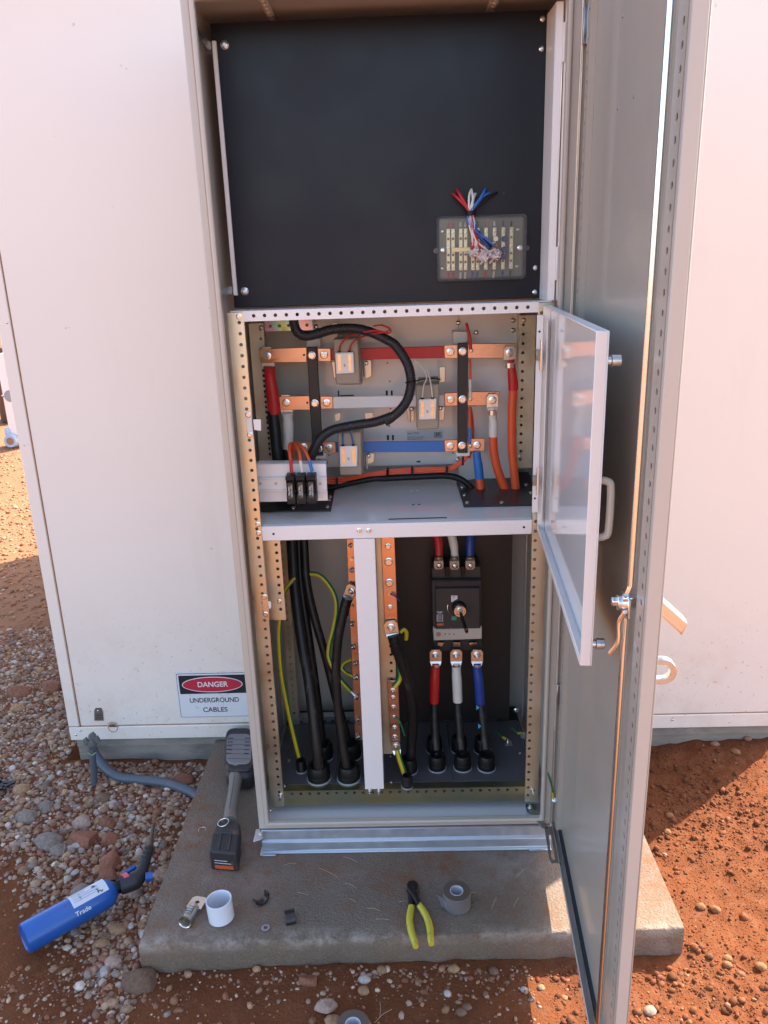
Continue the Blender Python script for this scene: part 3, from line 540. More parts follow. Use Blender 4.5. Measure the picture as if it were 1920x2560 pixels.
# shelf details
st = box('shelf_label', Z('c5', 38, 1937, zl1).x, Z('c5', 548, 1930, zl1).x, FY + .03, FY + .036, zl1 - .0004, zl1 + .0004, INK, sh)
for x, y in ((238, 1683), (288, 1682)): p_ = Z('c5', x, y, zl1); box('slot', p_.x - .003, p_.x + .003, p_.y - .002, p_.y + .002, zl1 - .0004, zl1 + .0003, WHITE, sh)
for x, y in ((252, 1803), (303, 1800)): p_ = Z('c5', x, y, zl1); box('slot', p_.x - .003, p_.x + .003, p_.y - .003, p_.y + .003, zl1 - .0004, zl1 + .0003, INK, sh)
# plinth
pf = MB(); xs0, xs1 = .006, .80
prof = [(-.004, -.002), (-.006, -.030), (-.012, -.037), (-.012, -.062), (-.018, -.066), (-.018, -.0695), (.02, -.0695), (.02, -.002)]
pf.prism([(xs0, y, z) for y, z in prof], (xs1 - xs0, 0, 0)); pn = obj('plinth', pf, PLINTH, cab, .0015)
box('plinth_side', .008, .012, .021, D_, -.0695, -.001, GALV, cab); box('plinth_side', .788, .792, .021, D_, -.0695, -.001, GALV, cab)
p = [Z('e5', x, y, -.004) for x, y in ((180, 1790), (118, 1800), (82, 1990), (240, 1945))]; ft = obj('corner_foot', MB().prism(p, (0, 0, -.006)), GALV, cab, .001); bolt('head', Z('e5', 200, 1868, -.004), .0068, cab, (0, 0, 1))
box('shim', .0, .045, -.026, .02, -.0698, -.066, GALV, cab, .001); box('shim', .74, .80, -.022, .02, -.0698, -.066, GALV, cab, .001)

# ------------------------------------------------------------------ the big cabinet door, swung open
HG = V(.822, .004, 0); DD = V(-.052, -.800, 0).normalized(); DO = V(DD.y * -1, DD.x, 0)   # along the leaf; outwards
DO = V(-DD.y, DD.x, 0);  DO = DO if DO.x > 0 else -DO
DW, DT, dz0, dz1 = .800, .021, .0, 2.03
def D(u, v_, z): p_ = HG + DD * u - DO * v_; return V(p_.x, p_.y, z)    # u along, v inwards from the outer skin
def dbox(mb, u0, u1, v0, v1, z0, z1, m=0): return mb.hexa([D(u0, v1, z0), D(u1, v1, z0), D(u1, v0, z0), D(u0, v0, z0), D(u0, v1, z1), D(u1, v1, z1), D(u1, v0, z1), D(u0, v0, z1)], m)
door = obj('cabinet_door', dbox(MB(), 0, DW, 0, .002, dz0, dz1), DOORIN, cab, .0006)
fl = MB(); dbox(fl, DW - .0022, DW, .0022, DT, dz0, dz1); dbox(fl, DW - .013, DW - .0024, DT - .002, DT, dz0, dz1); dbox(fl, 0, .0022, .0022, DT, dz0, dz1); dbox(fl, .0024, .012, DT - .002, DT, dz0, dz1)
dbox(fl, .0024, DW - .0024, .0022, DT, dz0, dz0 + .002); dbox(fl, .0024, DW - .0024, .0022, DT, dz1 - .002, dz1); dbox(fl, .0124, DW - .0132, DT - .002, DT, dz0 + .0022, dz0 + .011); obj('door_flange', fl, BEIGE, door, .0008)
# foam gasket and stiffening channels with slots
gk = MB(); dbox(gk, .022, .036, .0022, .010, dz0 + .02, dz1 - .02); dbox(gk, .036, DW - .05, .0022, .010, dz0 + .018, dz0 + .032); dbox(gk, DW - .040, DW - .026, .0022, .010, dz0 + .02, dz1 - .02); obj('foam_gasket', gk, M('foam_seal', (.05, .05, .055), .9), door)
ch = MB(); us = DW - .062
def pch(u0, u1, vv, name, hu):
    b = MB(); o = D(u0, vv, dz0 + .03); b.perf(o, DD, (0, 0, 1), u1 - u0, dz1 - dz0 - .06, hu, .025, .0048, t=DO * .0016); b.f = [tuple(reversed(f)) for f in b.f]
    dbox(b, u0 - .0008, u0 + .0008, .0022, vv - .0002, dz0 + .03, dz1 - .03); dbox(b, u1 - .0008, u1 + .0008, .0022, vv - .0002, dz0 + .03, dz1 - .03); return obj(name, b, DOORIN, door)
pch(DW - .058, DW - .016, DT, 'stiffener_channel', .026); pch(.038, .066, .016, 'stiffener_channel', .014)
b = MB(); o = D(.07, .012, dz0 + .014); b.perf(o, (0, 0, 1), DD, .022, DW - .15, .011, .025, .0042, t=DO * .0016); dbox(b, .07, DW - .08, .0022, .0118, dz0 + .0135, dz0 + .0142); obj('bottom_channel', b, GALV, door)
# lock rods, gear and catch
ur = DW - .098; zlk = at(Q('d7', 350, 420), D(ur, 0, 0).y).z
def rod(z0, z1, u, name): return obj(name, MB().tube([D(u, .022, z0), D(u, .022, z1)], .0058, 18), CHROME, door)
rod(zlk + .03, dz1 - .012, ur + .008, 'lock_rod'); rod(dz0 + .015, zlk - .03, ur - .010, 'lock_rod')
b = MB(); b.tube(spline([D(ur + .008, .022, zlk + .035), D(ur + .008, .026, zlk + .02), D(ur, .03, zlk + .008)], 4), .0042, 8); b.tube(spline([D(ur - .01, .022, zlk - .035), D(ur - .008, .026, zlk - .02), D(ur, .03, zlk - .008)], 4), .0042, 8); obj('rod_hook', b, CHROME, door)
b = MB().cyl(D(ur, .002, zlk), D(ur, .040, zlk), .012, n=20).cyl(D(ur + .012, .004, zlk + .012), D(ur + .012, .034, zlk + .012), .0055, n=6).cyl(D(ur - .004, .030, zlk), D(ur - .004, .047, zlk), .0075, n=6); dbox(b, ur - .016, ur + .03, .026, .030, zlk - .014, zlk + .016); obj('lock_gear', b, CHROME, door, .0008)
obj('catch_lever', MB().tube(spline([D(ur + .014, .030, zlk - .01), D(ur + .008, .036, zlk - .03), D(ur + .010, .036, zlk - .06), D(ur + .002, .045, zlk - .085)], 4), [.0042] * 13, 8), STEEL, door)
# swing handle and padlock staple on the outside
hz = zlk + .015
b = MB(); b.hexa([D(ur + .028, -.002, hz - .012), D(ur + .028, -.052, hz - .058), D(ur + .002, -.052, hz - .058), D(ur + .002, -.002, hz - .012), D(ur + .028, -.002, hz + .018), D(ur + .028, -.060, hz - .036), D(ur + .002, -.060, hz - .036), D(ur + .002, -.002, hz + .018)]); hn = obj('swing_handle', b, M('satin_metal_handle', (.72, .66, .58), .36, .9), door, .004, seg=3)
b = MB(); b.cyl(D(ur + .012, -.001, hz - .0), D(ur + .012, -.02, hz - .0), .018, n=20); obj('handle_boss', b, STEEL, hn)
def staple():
    b = MB(); zc = zlk - .098; ro, ri, th = .021, .0115, .0065; u0 = ur + .03; out = [(-.001, ro), ] ; n = 14
    oo = [(0, ro)] + [(.026 + ro * math.sin(math.pi * i / n), ro * math.cos(math.pi * i / n)) for i in range(n + 1)] + [(0, -ro)]; ii = [(.006, ri)] + [(.026 + ri * math.sin(math.pi * i / n), ri * math.cos(math.pi * i / n)) for i in range(n + 1)] + [(.006, -ri)]
    vs = []; m_ = len(oo)
    for du in (-th, th):
        for ring_ in (oo, ii): vs += [D(u0 + du, -v2, zc + z2) for v2, z2 in ring_]
    fs = []
    for i in range(m_):
        j = (i + 1) % m_; fs += [(i, j, m_ + j, m_ + i), (2 * m_ + j, 2 * m_ + i, 3 * m_ + i, 3 * m_ + j), (j, i, 2 * m_ + i, 2 * m_ + j), (m_ + i, m_ + j, 3 * m_ + j, 3 * m_ + i)]
    return obj('padlock_staple', b.add(vs, fs), GALV, door, .0012)
staple()
for x, y in ((690, 112), (763, 647), (656, 728)):     # small stud marks on the leaf
    pu = Q('c3', x, y); best = min((abs((D(u, .002, 0) - Vector((0, 0, 0))).y - at(pu, D(u, .002, 0).y).y) + abs(D(u, .002, 0).x - at(pu, D(u, .002, 0).y).x), u) for u in np.linspace(.05, .78, 400))[1]
    zz = at(pu, D(best, .002, 0).y).z; obj('weld_mark', MB().lathe(D(best, .0022, zz), -DO, [(0, .0028), (.0012, .002), (.0014, 0)], 10), DULLST, door)
# hinge
for zc in (A('c3', 410, 175, 0).z, .40): obj('door_hinge', MB().box(.8005, .816, -.012, -.001, zc - .034, zc + .034).cyl((.8135, -.012, zc - .034), (.8135, -.012, zc + .034), .006, n=12), GALV, cab, .0008)
# door stay: arm pivoted on the floor and slotted plate on the door
a0, a1 = Z('e6', 800, 1330, .02), Z('e6', 1010, 1600, .012)
b = MB().obox((a0 + a1) / 2, (a1 - a0) / 2, ((a1 - a0).normalized().cross(V(0, 0, 1))) * .009, (0, 0, .0015)); stay = obj('door_stay', b, DULLST, cab, .0006)
obj('stay_base', MB().prism([Z('e6', x, y, .016) for x, y in ((740, 1270), (985, 1262), (1005, 1410), (760, 1412))], (0, 0, -.003)), GALV, cab, .0006); bolt('stud', a0 + V(0, 0, .002), .007, stay, (0, 0, 1))
o4 = [Z('e6', x, y, .010) for x, y in ((1000, 1590), (1135, 1575), (1230, 2085), (1110, 2090), (1070, 2030))]; i4 = [Z('e6', x, y, .010) for x, y in ((1060, 1690), (1090, 1690), (1150, 2030), (1110, 2050), (1095, 2000))]
vs = o4 + i4 + [p + V(0, 0, -.003) for p in o4 + i4]; fs = []
for i in range(5): j = (i + 1) % 5; fs += [(j, i, 5 + i, 5 + j), (10 + i, 10 + j, 15 + j, 15 + i), (i, j, 10 + j, 10 + i), (5 + j, 5 + i, 15 + i, 15 + j)]
obj('slotted_plate', MB().add(vs, fs), DULLST, stay)
# earth lead to the door
pts = [A('e6', x, y, .0 + k) for x, y, k in ((1000, 520, .04), (1020, 660, .02), (1050, 850, .0), (1095, 1000, -.005), (1118, 1110, -.006))]; g = obj('door_earth_lead', MB().tube(spline(pts, 5), .0022, 8), GREEN, cab)
obj('crimp_sleeve', MB().cyl(A('e6', 1118, 1110, -.006), A('e6', 1125, 1195, -.006), .0032, .0028, 10), YELL, g); obj('ring_terminal', MB().cyl(A('e6', 1135, 1215, -.003), A('e6', 1135, 1215, -.009), .006, n=14).cyl(A('e6', 1110, 1215, -.007), A('e6', 1190, 1215, -.009), .0025, n=8), STEEL, g)
for y in (1010, 1135): bolt('head', A('e6', 1005, y, .018), .006, cab, (-.5, -.8, 0))

# ------------------------------------------------------------------ the small inner door, swung open beside the middle bay
IH = V(.7475, .046, 0); iD = V(-.050, -.70, 0).normalized(); iO = V(-iD.y, iD.x, 0); IW, IT = .690, .019
iz0, iz1 = .838, 1.372
def I(u, v_, z): p_ = IH + iD * u + iO * (IT - v_); return V(p_.x, p_.y, z)
def ibox(mb, u0, u1, v0, v1, z0, z1, m=0): return mb.hexa([I(u0, v1, z0), I(u1, v1, z0), I(u1, v0, z0), I(u0, v0, z0), I(u0, v1, z1), I(u1, v1, z1), I(u1, v0, z1), I(u0, v0, z1)], m)
inn = obj('inner_door', ibox(MB(), 0, IW, 0, .002, iz0, iz1), GLOSS, cab, .0006)
b = MB(); ibox(b, IW - .002, IW, .0021, IT, iz0, iz1); ibox(b, .0, .002, .0021, IT, iz0, iz1); ibox(b, .0021, IW - .0021, .0021, IT, iz0, iz0 + .002); ibox(b, .0021, IW - .0021, .0021, IT, iz1 - .002, iz1); ibox(b, .004, .03, IT - .009, IT - .007, iz0 + .02, iz1 - .03)
ibox(b, .0021, IW - .0021, IT - .002, IT, iz0 + .0021, iz0 + .012); obj('inner_door_flange', b, WHITE, inn, .0008)
hs0, hs1 = A('c8', 40, 1195, .040), A('c8', 80, 105, .040)
hst = box('hinge_strip', .7325, .7470, .036, .0405, hs0.z, hs1.z, WHITE, cab, .0008)
for y in (196, 1117): 
    zz = A('c8', 90, y, .036).z; obj('screw_hole', MB().lathe((.7385, .0358, zz), (0, -1, 0), [(0, .0026), (.0003, .0026), (.0003, 0)], 12), INK, hst)
for c_, y in (('c8', 322), ('c8', 1012)):
    zz = A(c_, 95, y, .04).z; hg = obj('hinge_block', MB().box(.7305, .7480, .026, .0355, zz - .012, zz + .012), DULLST, inn, .001); obj('hinge_pin', MB().cyl((.7425, .0235, zz - .034), (.7425, .0235, zz + .034), .0038, n=10), STEEL, hg)
hz0 = iz0 + .215; b = MB(); b.tube(spline([I(IW - .02, -.001, hz0), I(IW - .02, -.012, hz0 + .002), I(IW - .02, -.018, hz0 + .013), I(IW - .02, -.018, hz0 + .080), I(IW - .02, -.012, hz0 + .091), I(IW - .02, -.001, hz0 + .093)], 6), .0060, 10); obj('pull_handle', b, M('handle_plastic', (.55, .50, .42), .45), inn)
for zz in (iz1 - .045, iz0 + .03):
    k = obj('thumb_screw', MB().cyl(I(IW - .02, -.001, zz), I(IW - .02, -.008, zz), .0070, n=16).cyl(I(IW - .02, -.008, zz), I(IW - .02, -.022, zz), .0092, n=20), STEEL, inn, .0008)
for x, y in ((358, 968), (342, 1276)): pass
for zz in (hz0, hz0 + .093): bolt('pan', I(IW - .03, .0022, zz), .004, inn, tuple(-iO), 'screw')
# ================================================================== EQUIPMENT IN THE CABINET
def pth(*pts): return [A(*p) for p in pts]
def lug(par, c, d, w_, n=(0, -1, 0), ln=None, barrel=.03, mat=TINNED, th=.0045):
    """a crimp lug: palm centred on c, cable leaving along d, palm normal n"""
    c, d, n = Vector(c), Vector(d).normalized(), Vector(n).normalized(); d = (d - n * d.dot(n)).normalized(); s = n.cross(d); ln = ln or w_ * .62; h = w_ / 2
    pts = [c + d * ln + s * h, c + d * ln - s * h, c - d * ln * .45 - s * h, c - d * ln * .9 - s * h * .62, c - d * ln * .9 + s * h * .62, c - d * ln * .45 + s * h]
    b = MB().prism(pts, n * th); p0 = c + d * ln * .95 + n * th * .5; 
    b.hexa([p0 + s * h - n * th * .5, p0 - s * h - n * th * .5, p0 - s * h + n * th * .5, p0 + s * h + n * th * .5] + [p0 + d * .012 + s * h * .75 - n * .006, p0 + d * .012 - s * h * .75 - n * .006, p0 + d * .012 - s * h * .75 + n * .008, p0 + d * .012 + s * h * .75 + n * .008])
    b.tube([p0 + d * .008 + n * .001, p0 + d * (.01 + barrel) + n * .001], h * .74, 14); return obj('lug', b, mat, par, .0008)
def sleeve(par, pts, r, mat, name='sleeve', n=14, k=7):
    P = spline(pts, k); m_ = len(P); rr = r if isinstance(r, list) else [r * (1 + .035 * math.sin(i * 1.7)) for i in range(m_)]
    if len(rr) != m_: rr = [np.interp(i / (m_ - 1), np.linspace(0, 1, len(rr)), rr) for i in range(m_)]
    return obj(name, MB().tube(P, list(map(float, rr)), n), mat, par)
def cableroot(name, label, P, group=None, cat='cable'): return root(name, label, cat, P[-1], group)
BYB = .335                                          # plane of the busbars
def quadbar(name, c, pts, Y, t, mat, par, bev=.0012): return obj(name, MB().prism(quadpx(c, pts, Y), (0, t, 0)), mat, par, bev)
# --- busbars, one per phase
ph = {}
for key, lab_, lb_pts, ll_pts, rr_pts, rl_pts, mid, matb in (
    ('red', 'red sleeved busbar with long copper ends across the top of the bay', ((390, 478), (818, 462), (818, 598), (402, 604)), ((912, 472), (1034, 472), (1036, 590), (922, 590)), ((640, 412), (1140, 410), (1132, 540), (640, 538)), ((518, 425), (640, 420), (640, 540), (522, 540)), ((Q('c4', 1020, 478), Q('c5', 530, 432), Q('c5', 530, 536), Q('c4', 1024, 580))), REDBAR),
    ('white', 'white sleeved busbar with copper ends across the middle of the bay', ((565, 905), (842, 900), (850, 1028), (572, 1030)), ((938, 903), (1052, 905), (1056, 1018), (944, 1020)), ((640, 828), (998, 825), (992, 946), (640, 948)), ((522, 840), (640, 832), (640, 950), (526, 950)), ((Q('c4', 1040, 910), Q('c5', 530, 855), Q('c5', 530, 948), Q('c4', 1045, 1018))), WHITE),
    ('blue', 'blue sleeved busbar with copper ends across the bottom of the bay', ((712, 1318), (880, 1315), (880, 1402), (714, 1406)), ((966, 1312), (1078, 1318), (1082, 1418), (972, 1420)), ((640, 1232), (872, 1230), (868, 1342), (640, 1345)), ((520, 1245), (640, 1240), (640, 1345), (526, 1345)), ((Q('c4', 1068, 1318), Q('c5', 530, 1250), Q('c5', 530, 1348), Q('c4', 1070, 1412))), BLUEBAR)):
    c0 = at(mid[0], BYB); r_ = root('busbar', lab_, 'busbar', c0); ph[key] = r_
    obj('sleeved_bar', MB().prism([at(q, BYB + .006) for q in mid], (0, .005, 0)), matb, r_, .0012)
    quadbar('copper_bar', 'c4', lb_pts, BYB + .001, .005, COPPER, r_); quadbar('copper_link', 'c4', ll_pts, BYB, .0058, COPPER, r_); quadbar('copper_bar', 'c5', rr_pts, BYB + .001, .005, COPPER, r_); quadbar('copper_link', 'c5', rl_pts, BYB, .0058, COPPER, r_)
for key, c, x, y, k in (('red', 'c4', 462, 540, 'stud'), ('red', 'c4', 975, 530, 'stud'), ('white', 'c4', 632, 962, 'stud'), ('white', 'c4', 998, 962, 'stud'), ('blue', 'c4', 1022, 1370, 'stud'), ('blue', 'c4', 790, 1362, 'stud'),
    ('red', 'c5', 575, 482, 'stud'), ('white', 'c5', 575, 898, 'stud'), ('blue', 'c5', 575, 1296, 'stud'), ('blue', 'c5', 805, 1288, 'stud')): bolt(k, A(c, x, y, BYB - .0002), .0108, ph[key])
for key, x, y in (('red', 793, 532), ('white', 823, 962)): obj('bar_hole', MB().lathe(A('c4', x, y, BYB - .0003), (0, -1, 0), [(0, .003), (.0003, .003), (.0003, 0)], 12), INK, ph[key])
for key, x, y in (('red', 755, 473), ('white', 748, 893), ('blue', 748, 1295)): obj('brass_screw', MB().lathe(A('c5', x, y, BYB - .0002), (0, -1, 0), [(0, .0052), (.002, .005), (.003, .003), (.003, 0)], 14), BRASS, ph[key])
for c, pts, hs, lab_, top in (('c4', ((818, 462), (908, 458), (966, 1440), (872, 1442)), ((862, 535), (890, 968), (925, 1378)), 'dark insulating strip clamping the left ends of the three busbars', ((815, 380), (940, 380), (945, 470), (815, 470))), ('c5', ((637, 408), (727, 402), (722, 1358), (636, 1358)), ((682, 478), (680, 893), (676, 1293)), 'dark insulating strip clamping the right ends of the three busbars', ((595, 305), (722, 305), (722, 410), (595, 412)))):
    q = quadpx(c, pts, BYB - .012); r_ = root('busbar_support', lab_, 'insulator', q[3]); obj('strip', MB().prism(q, (0, .011, 0)), BROWNB, r_, .0015)
    for x, y in hs: bolt('head', A(c, x, y, BYB - .0125), .0112, r_)
    qq = quadpx(c, top, BYB + .05); obj('standoff', MB().prism(qq, (0, .04, 0)), WHITE, r_, .002); x0 = (q[2] + q[3]) / 2; obj('standoff', MB().box(x0.x - .016, x0.x + .022, BYB + .0, BYB + .09, x0.z - .012, x0.z + .012), WHITE, r_, .002)
# --- current transformers
def ct(label, c, body, cover, feet, wires_at):
    q = quadpx(c, body, .262); r_ = root('current_transformer', label, 'transformer', q[3], 'current transformers on the busbars')
    obj('moulded_body', MB().prism(q, (0, .05, 0)), CTGREY, r_, .004, seg=2); q2 = [p + V(0, .0505, 0) for p in quadpx(c, [(x + (8 if i in (1, 2) else 22), y + (30 if i > 1 else -25)) for i, (x, y) in enumerate(body)], .262)]
    obj('rear_body', MB().prism(q2, (0, .045, 0)), CTGREY, r_, .003)
    k = quadpx(c, cover, .2615); tc_ = obj('terminal_cover', MB().prism(k, (0, -.009, 0)), CLEARC, r_, .0025, seg=2); cx_ = sum(p.x for p in k) / 4; cz_ = sum(p.z for p in k) / 4; hw_ = (k[1].x - k[0].x) / 2; hh = (k[0].z - k[3].z) / 2
    for sx_ in (-1, 1):
        bb = MB(); bb.box(cx_ + sx_ * hw_ * .56 - .0038, cx_ + sx_ * hw_ * .56 + .0038, .2518, .2528, cz_ - hh * .72, cz_ + hh * .78); t = obj('terminal_strip', bb, BRASS, tc_)
        for j, rr in ((.5, .0026), (.05, .0036), (-.32, .0022), (-.58, .0022)): obj('terminal_screw', MB().lathe((cx_ + sx_ * hw_ * .56, .2517, cz_ + hh * j), (0, -1, 0), [(0, rr), (.001, rr * .9), (.001, 0)], 10), BRASS, tc_)
        obj('ferrule_boot', MB().cyl((cx_ + sx_ * hw_ * .56, .256, cz_ + hh * .98), (cx_ + sx_ * hw_ * .56, .256, cz_ + hh * 1.12), .0046, .0038, 10), BLACKP, r_)
    text('mark', 'k', V(cx_, .2516, cz_ - hh * .2), .012, INKG, tc_); 
    for ft_ in feet: obj('mounting_foot', MB().prism(quadpx(c, ft_, .36), (0, .003, 0)), M('pale_zinc_foot', (.72, .62, .48), .4, .85, var=.1), r_, .003, seg=2)
    return r_, (cx_, cz_, hw_, hh)
ct1 = ct('grey current transformer with red leads on the red busbar', 'c4', ((1055, 388), (1280, 380), (1302, 795), (1080, 800)), ((1075, 508), (1242, 502), (1250, 692), (1085, 702)), (((1040, 590), (1110, 590), (1115, 745), (1062, 742)), ((1330, 580), (1400, 575), (1405, 725), (1345, 750)), ((1035, 250), (1090, 235), (1110, 290), (1040, 330))), None)
ct3 = ct('grey current transformer with white leads on the white busbar', 'c5', ((275, 772), (478, 758), (474, 1150), (285, 1160)), ((298, 888), (455, 880), (448, 1060), (300, 1066)), (((195, 960), (262, 955), (262, 1085), (205, 1075)), ((478, 612), (530, 608), (530, 745), (478, 750)), ((470, 960), (528, 955), (520, 1070), (470, 1085))), None)
ct2 = ct('grey current transformer with blue leads on the blue busbar', 'c4', ((1095, 1236), (1310, 1226), (1316, 1615), (1115, 1620)), ((1115, 1348), (1278, 1342), (1276, 1532), (1118, 1538)), (((1085, 1350), (1140, 1350), (1140, 1510), (1105, 1515)), ((1350, 1420), (1430, 1415), (1425, 1500), (1360, 1525)), ((1068, 1065), (1125, 1050), (1125, 1125), (1072, 1140)), ((1340, 1055), (1418, 1050), (1412, 1140), (1340, 1150))), None)
for r_, c, x, y in ((ct1[0], 'c4', 1355, 605), (ct3[0], 'c5', 238, 975), (ct3[0], 'c5', 487, 968), (ct2[0], 'c4', 1375, 1440)): bolt('pan', A(c, x, y, .359), .0062, r_, name='clamp_screw'); b_ = A(c, x - 18, y + 60, .35); obj('clamp_screw', MB().cyl(b_ + V(0, 0, .02), b_ + V(0, 0, -.018), .003, n=8), STEEL, r_)
def wire(name, label, pts, r, mat, k=6, cat='wire', group=None, n=8): P = spline(pts, k); b = MB().tube(P, r, n); o = obj(name, b, mat, base=P[-1]); return tag(o, label, cat, group)
Yw = .235
def ctop(t, sx_): cx_, cz_, hw_, hh = t[1]; return V(cx_ + sx_ * hw_ * .56, .256, cz_ + hh * 1.1)
wire('transformer_lead', 'red lead arching from the left terminal of the top transformer to the conduit', [ctop(ct1, -1)] + pth(('c4', 1130, 430, .25), ('c4', 1200, 362, .235), ('c4', 1310, 330, .195), ('c4', 1450, 312, .178), ('c4', 1555, 335, .18), ('c4', 1572, 300, .18), ('c4', 1500, 265, .19), ('c4', 1420, 270, .2)), .0021, RED)
wire('transformer_lead', 'red lead arching from the right terminal of the top transformer to the conduit', [ctop(ct1, 1)] + pth(('c4', 1225, 430, .25), ('c4', 1290, 378, .235), ('c4', 1430, 338, .185), ('c4', 1540, 322, .175), ('c4', 1562, 290, .178), ('c4', 1490, 258, .19)), .0021, RED)
wire('transformer_lead', 'blue lead curving up from the left terminal of the lower transformer', [ctop(ct2, -1)] + pth(('c4', 1142, 1250, .25), ('c4', 1165, 1195, .22), ('c4', 1215, 1160, .19)), .0021, BLUEBAR); wire('transformer_lead', 'blue lead curving up from the right terminal of the lower transformer', [ctop(ct2, 1)] + pth(('c4', 1222, 1260, .25), ('c4', 1206, 1205, .22), ('c4', 1235, 1160, .19)), .0021, BLUEBAR)
wire('transformer_lead', 'white lead rising from the left terminal of the middle transformer', [ctop(ct3, -1)] + pth(('c5', 342, 780, .25), ('c5', 368, 700, .235), ('c5', 330, 620, .22), ('c5', 262, 570, .205)), .0021, WHT); wire('transformer_lead', 'white lead rising from the right terminal of the middle transformer', [ctop(ct3, 1)] + pth(('c5', 405, 760, .25), ('c5', 375, 655, .235), ('c5', 320, 590, .22), ('c5', 255, 552, .205)), .0021, WHT)
# --- corrugated conduit
P = spline(pth(('c4', 690, 130, .20), ('c4', 700, 225, .20), ('c4', 728, 318, .20), ('c4', 800, 360, .20), ('c4', 900, 345, .20), ('c4', 1050, 302, .20), ('c4', 1240, 293, .20), ('c4', 1400, 328, .20), ('c4', 1560, 405, .20), ('c5', 110, 440, .20), ('c5', 195, 570, .20), ('c5', 228, 680, .20), ('c5', 232, 780, .20), ('c5', 200, 900, .20), ('c5', 125, 1000, .20), ('c5', 10, 1085, .20), ('c4', 1590, 1085, .20), ('c4', 1440, 1135, .20), ('c4', 1250, 1165, .20), ('c4', 1060, 1205, .205), ('c4', 950, 1275, .21), ('c4', 890, 1370, .22), ('c4', 850, 1480, .235), ('c4', 830, 1600, .25)), 5)
P = [P[i] for i in range(len(P))]; 
def resample(P, step):
    d = [0]; 
    for a, b in zip(P, P[1:]): d.append(d[-1] + (b - a).length)
    n = int(d[-1] / step); out = []; j = 0
    for i in range(n + 1):
        t = d[-1] * i / n
        while j < len(d) - 2 and d[j + 1] < t: j += 1
        out.append(P[j].lerp(P[j + 1], (t - d[j]) / max(1e-9, d[j + 1] - d[j])))
    return out
P = resample(P, .00115); R = [.0128 if (i // 2) % 2 else .0115 for i in range(len(P))]
o = obj('corrugated_conduit', MB().tube(P, R, 14), M('conduit_black', (.018, .016, .016), .38, var=.1), base=P[-1], ang=60); tag(o, 'black corrugated conduit looping in front of the busbars', 'conduit')
pt = root('cable_tie', 'thin black cable tie round the conduit beside the middle transformer', 'cable tie', A('c5', 230, 740, .19)); obj('strap', MB().tube(spline(pth(('c5', 185, 750, .195), ('c5', 225, 742, .180), ('c5', 275, 735, .19), ('c5', 350, 716, .24), ('c5', 430, 712, .26), ('c5', 485, 722, .28)), 5), .0016, 6), BLACKP, pt)
# --- power cables in the middle bay
def power(label, P0, r, mat=RUBBER, name='power_cable', group=None, base=-1, k=6):
    P = spline(P0, k); r_ = root(name, label, 'cable', P0[base], group); obj('jacket', MB().tube(P, r, 16), mat, r_); return r_
r_ = power('thick black cable with red sleeve bolted to the left end of the red busbar', pth(('c4', 512, 1040, BYB), ('c4', 535, 1250, .325), ('c4', 560, 1480, .31), ('c4', 600, 1750, .30)), .0158)
sleeve(r_, pth(('c4', 480, 640, BYB - .004), ('c4', 486, 720, BYB), ('c4', 500, 820, BYB), ('c4', 515, 930, BYB), ('c4', 526, 1062, BYB)), [.0165, .0145, .0150, .0172, .0176, .0178, .0178], RED); lug(r_, A('c4', 465, 545, BYB + .008), V(.02, 0, -1), .036, ln=.028, barrel=.01)
def heat(par, pts): pass
b = MB()
for i in range(17): p_ = A('c4', 428 + i * 3.9, 672 + i * 47, BYB - .006); b.lathe(p_, (-.8, -.6, 0), [(0, .0042), (.003, .003), (.0034, 0)], 8)
r2 = root('spiral_tie_row', 'black twisted tie edging the red sleeved cable at far left', 'cable tie', A('c4', 500, 1450, BYB)); obj('beads', b, BLACKP, r2)
r_ = power('black cable with white sleeve hanging from the left end of the white busbar', pth(('c4', 640, 1380, BYB), ('c4', 645, 1560, .33), ('c4', 650, 1750, .32)), .0140)
sleeve(r_, pth(('c4', 642, 1050, BYB - .002), ('c4', 648, 1130, BYB), ('c4', 652, 1200, BYB), ('c4', 652, 1300, BYB), ('c4', 645, 1470, BYB)), [.0165, .0135, .0155, .0148, .0146, .014, .0135], WHT); lug(r_, A('c4', 634, 965, BYB + .008), V(.02, 0, -1), .034, ln=.026, barrel=.008)
rc = []
for lab_, lg, sl, org, mt, rr in (('orange cable with red sleeve at the far right of the bay', (1085, 488), ((1092, 548), (1102, 620), (1108, 680), (1116, 760), (1116, 812)), ((1116, 805), (1106, 1000), (1106, 1300), (1122, 1500), (1142, 1700)), RED, [.0120, .0108, .0125, .0135, .0134]),
        ('orange cable with white sleeve between the red and blue ones', (936, 898), ((932, 962), (940, 1060), (944, 1085), (945, 1160), (942, 1215)), ((942, 1205), (950, 1350), (985, 1510), (1058, 1700)), WHT, [.0130, .0104, .0118, .0128, .0122]),
        ('orange cable with blue sleeve under the end of the blue busbar', (806, 1285), ((800, 1345), (806, 1410), (812, 1450), (820, 1520), (826, 1578)), ((826, 1570), (832, 1640), (838, 1710)), BLUE if False else BLUEBAR, [.0108, .0112, .0122, .0124, .0124])):
    r_ = power(lab_, [A('c5', x, y, BYB - .004 - .012 * i / 4) for i, (x, y) in enumerate(org)], .0118, ORANGE, base=-1); sleeve(r_, [A('c5', x, y, BYB - .005) for x, y in sl], rr, mt)
    if mt is not BLUEBAR:
        lc = A('c5', *lg, BYB - .0055); lug(r_, lc, V(.0, 0, -1), .033, ln=.019, barrel=.012); bolt('stud', lc + V(0, -.005, 0), .0108, r_)
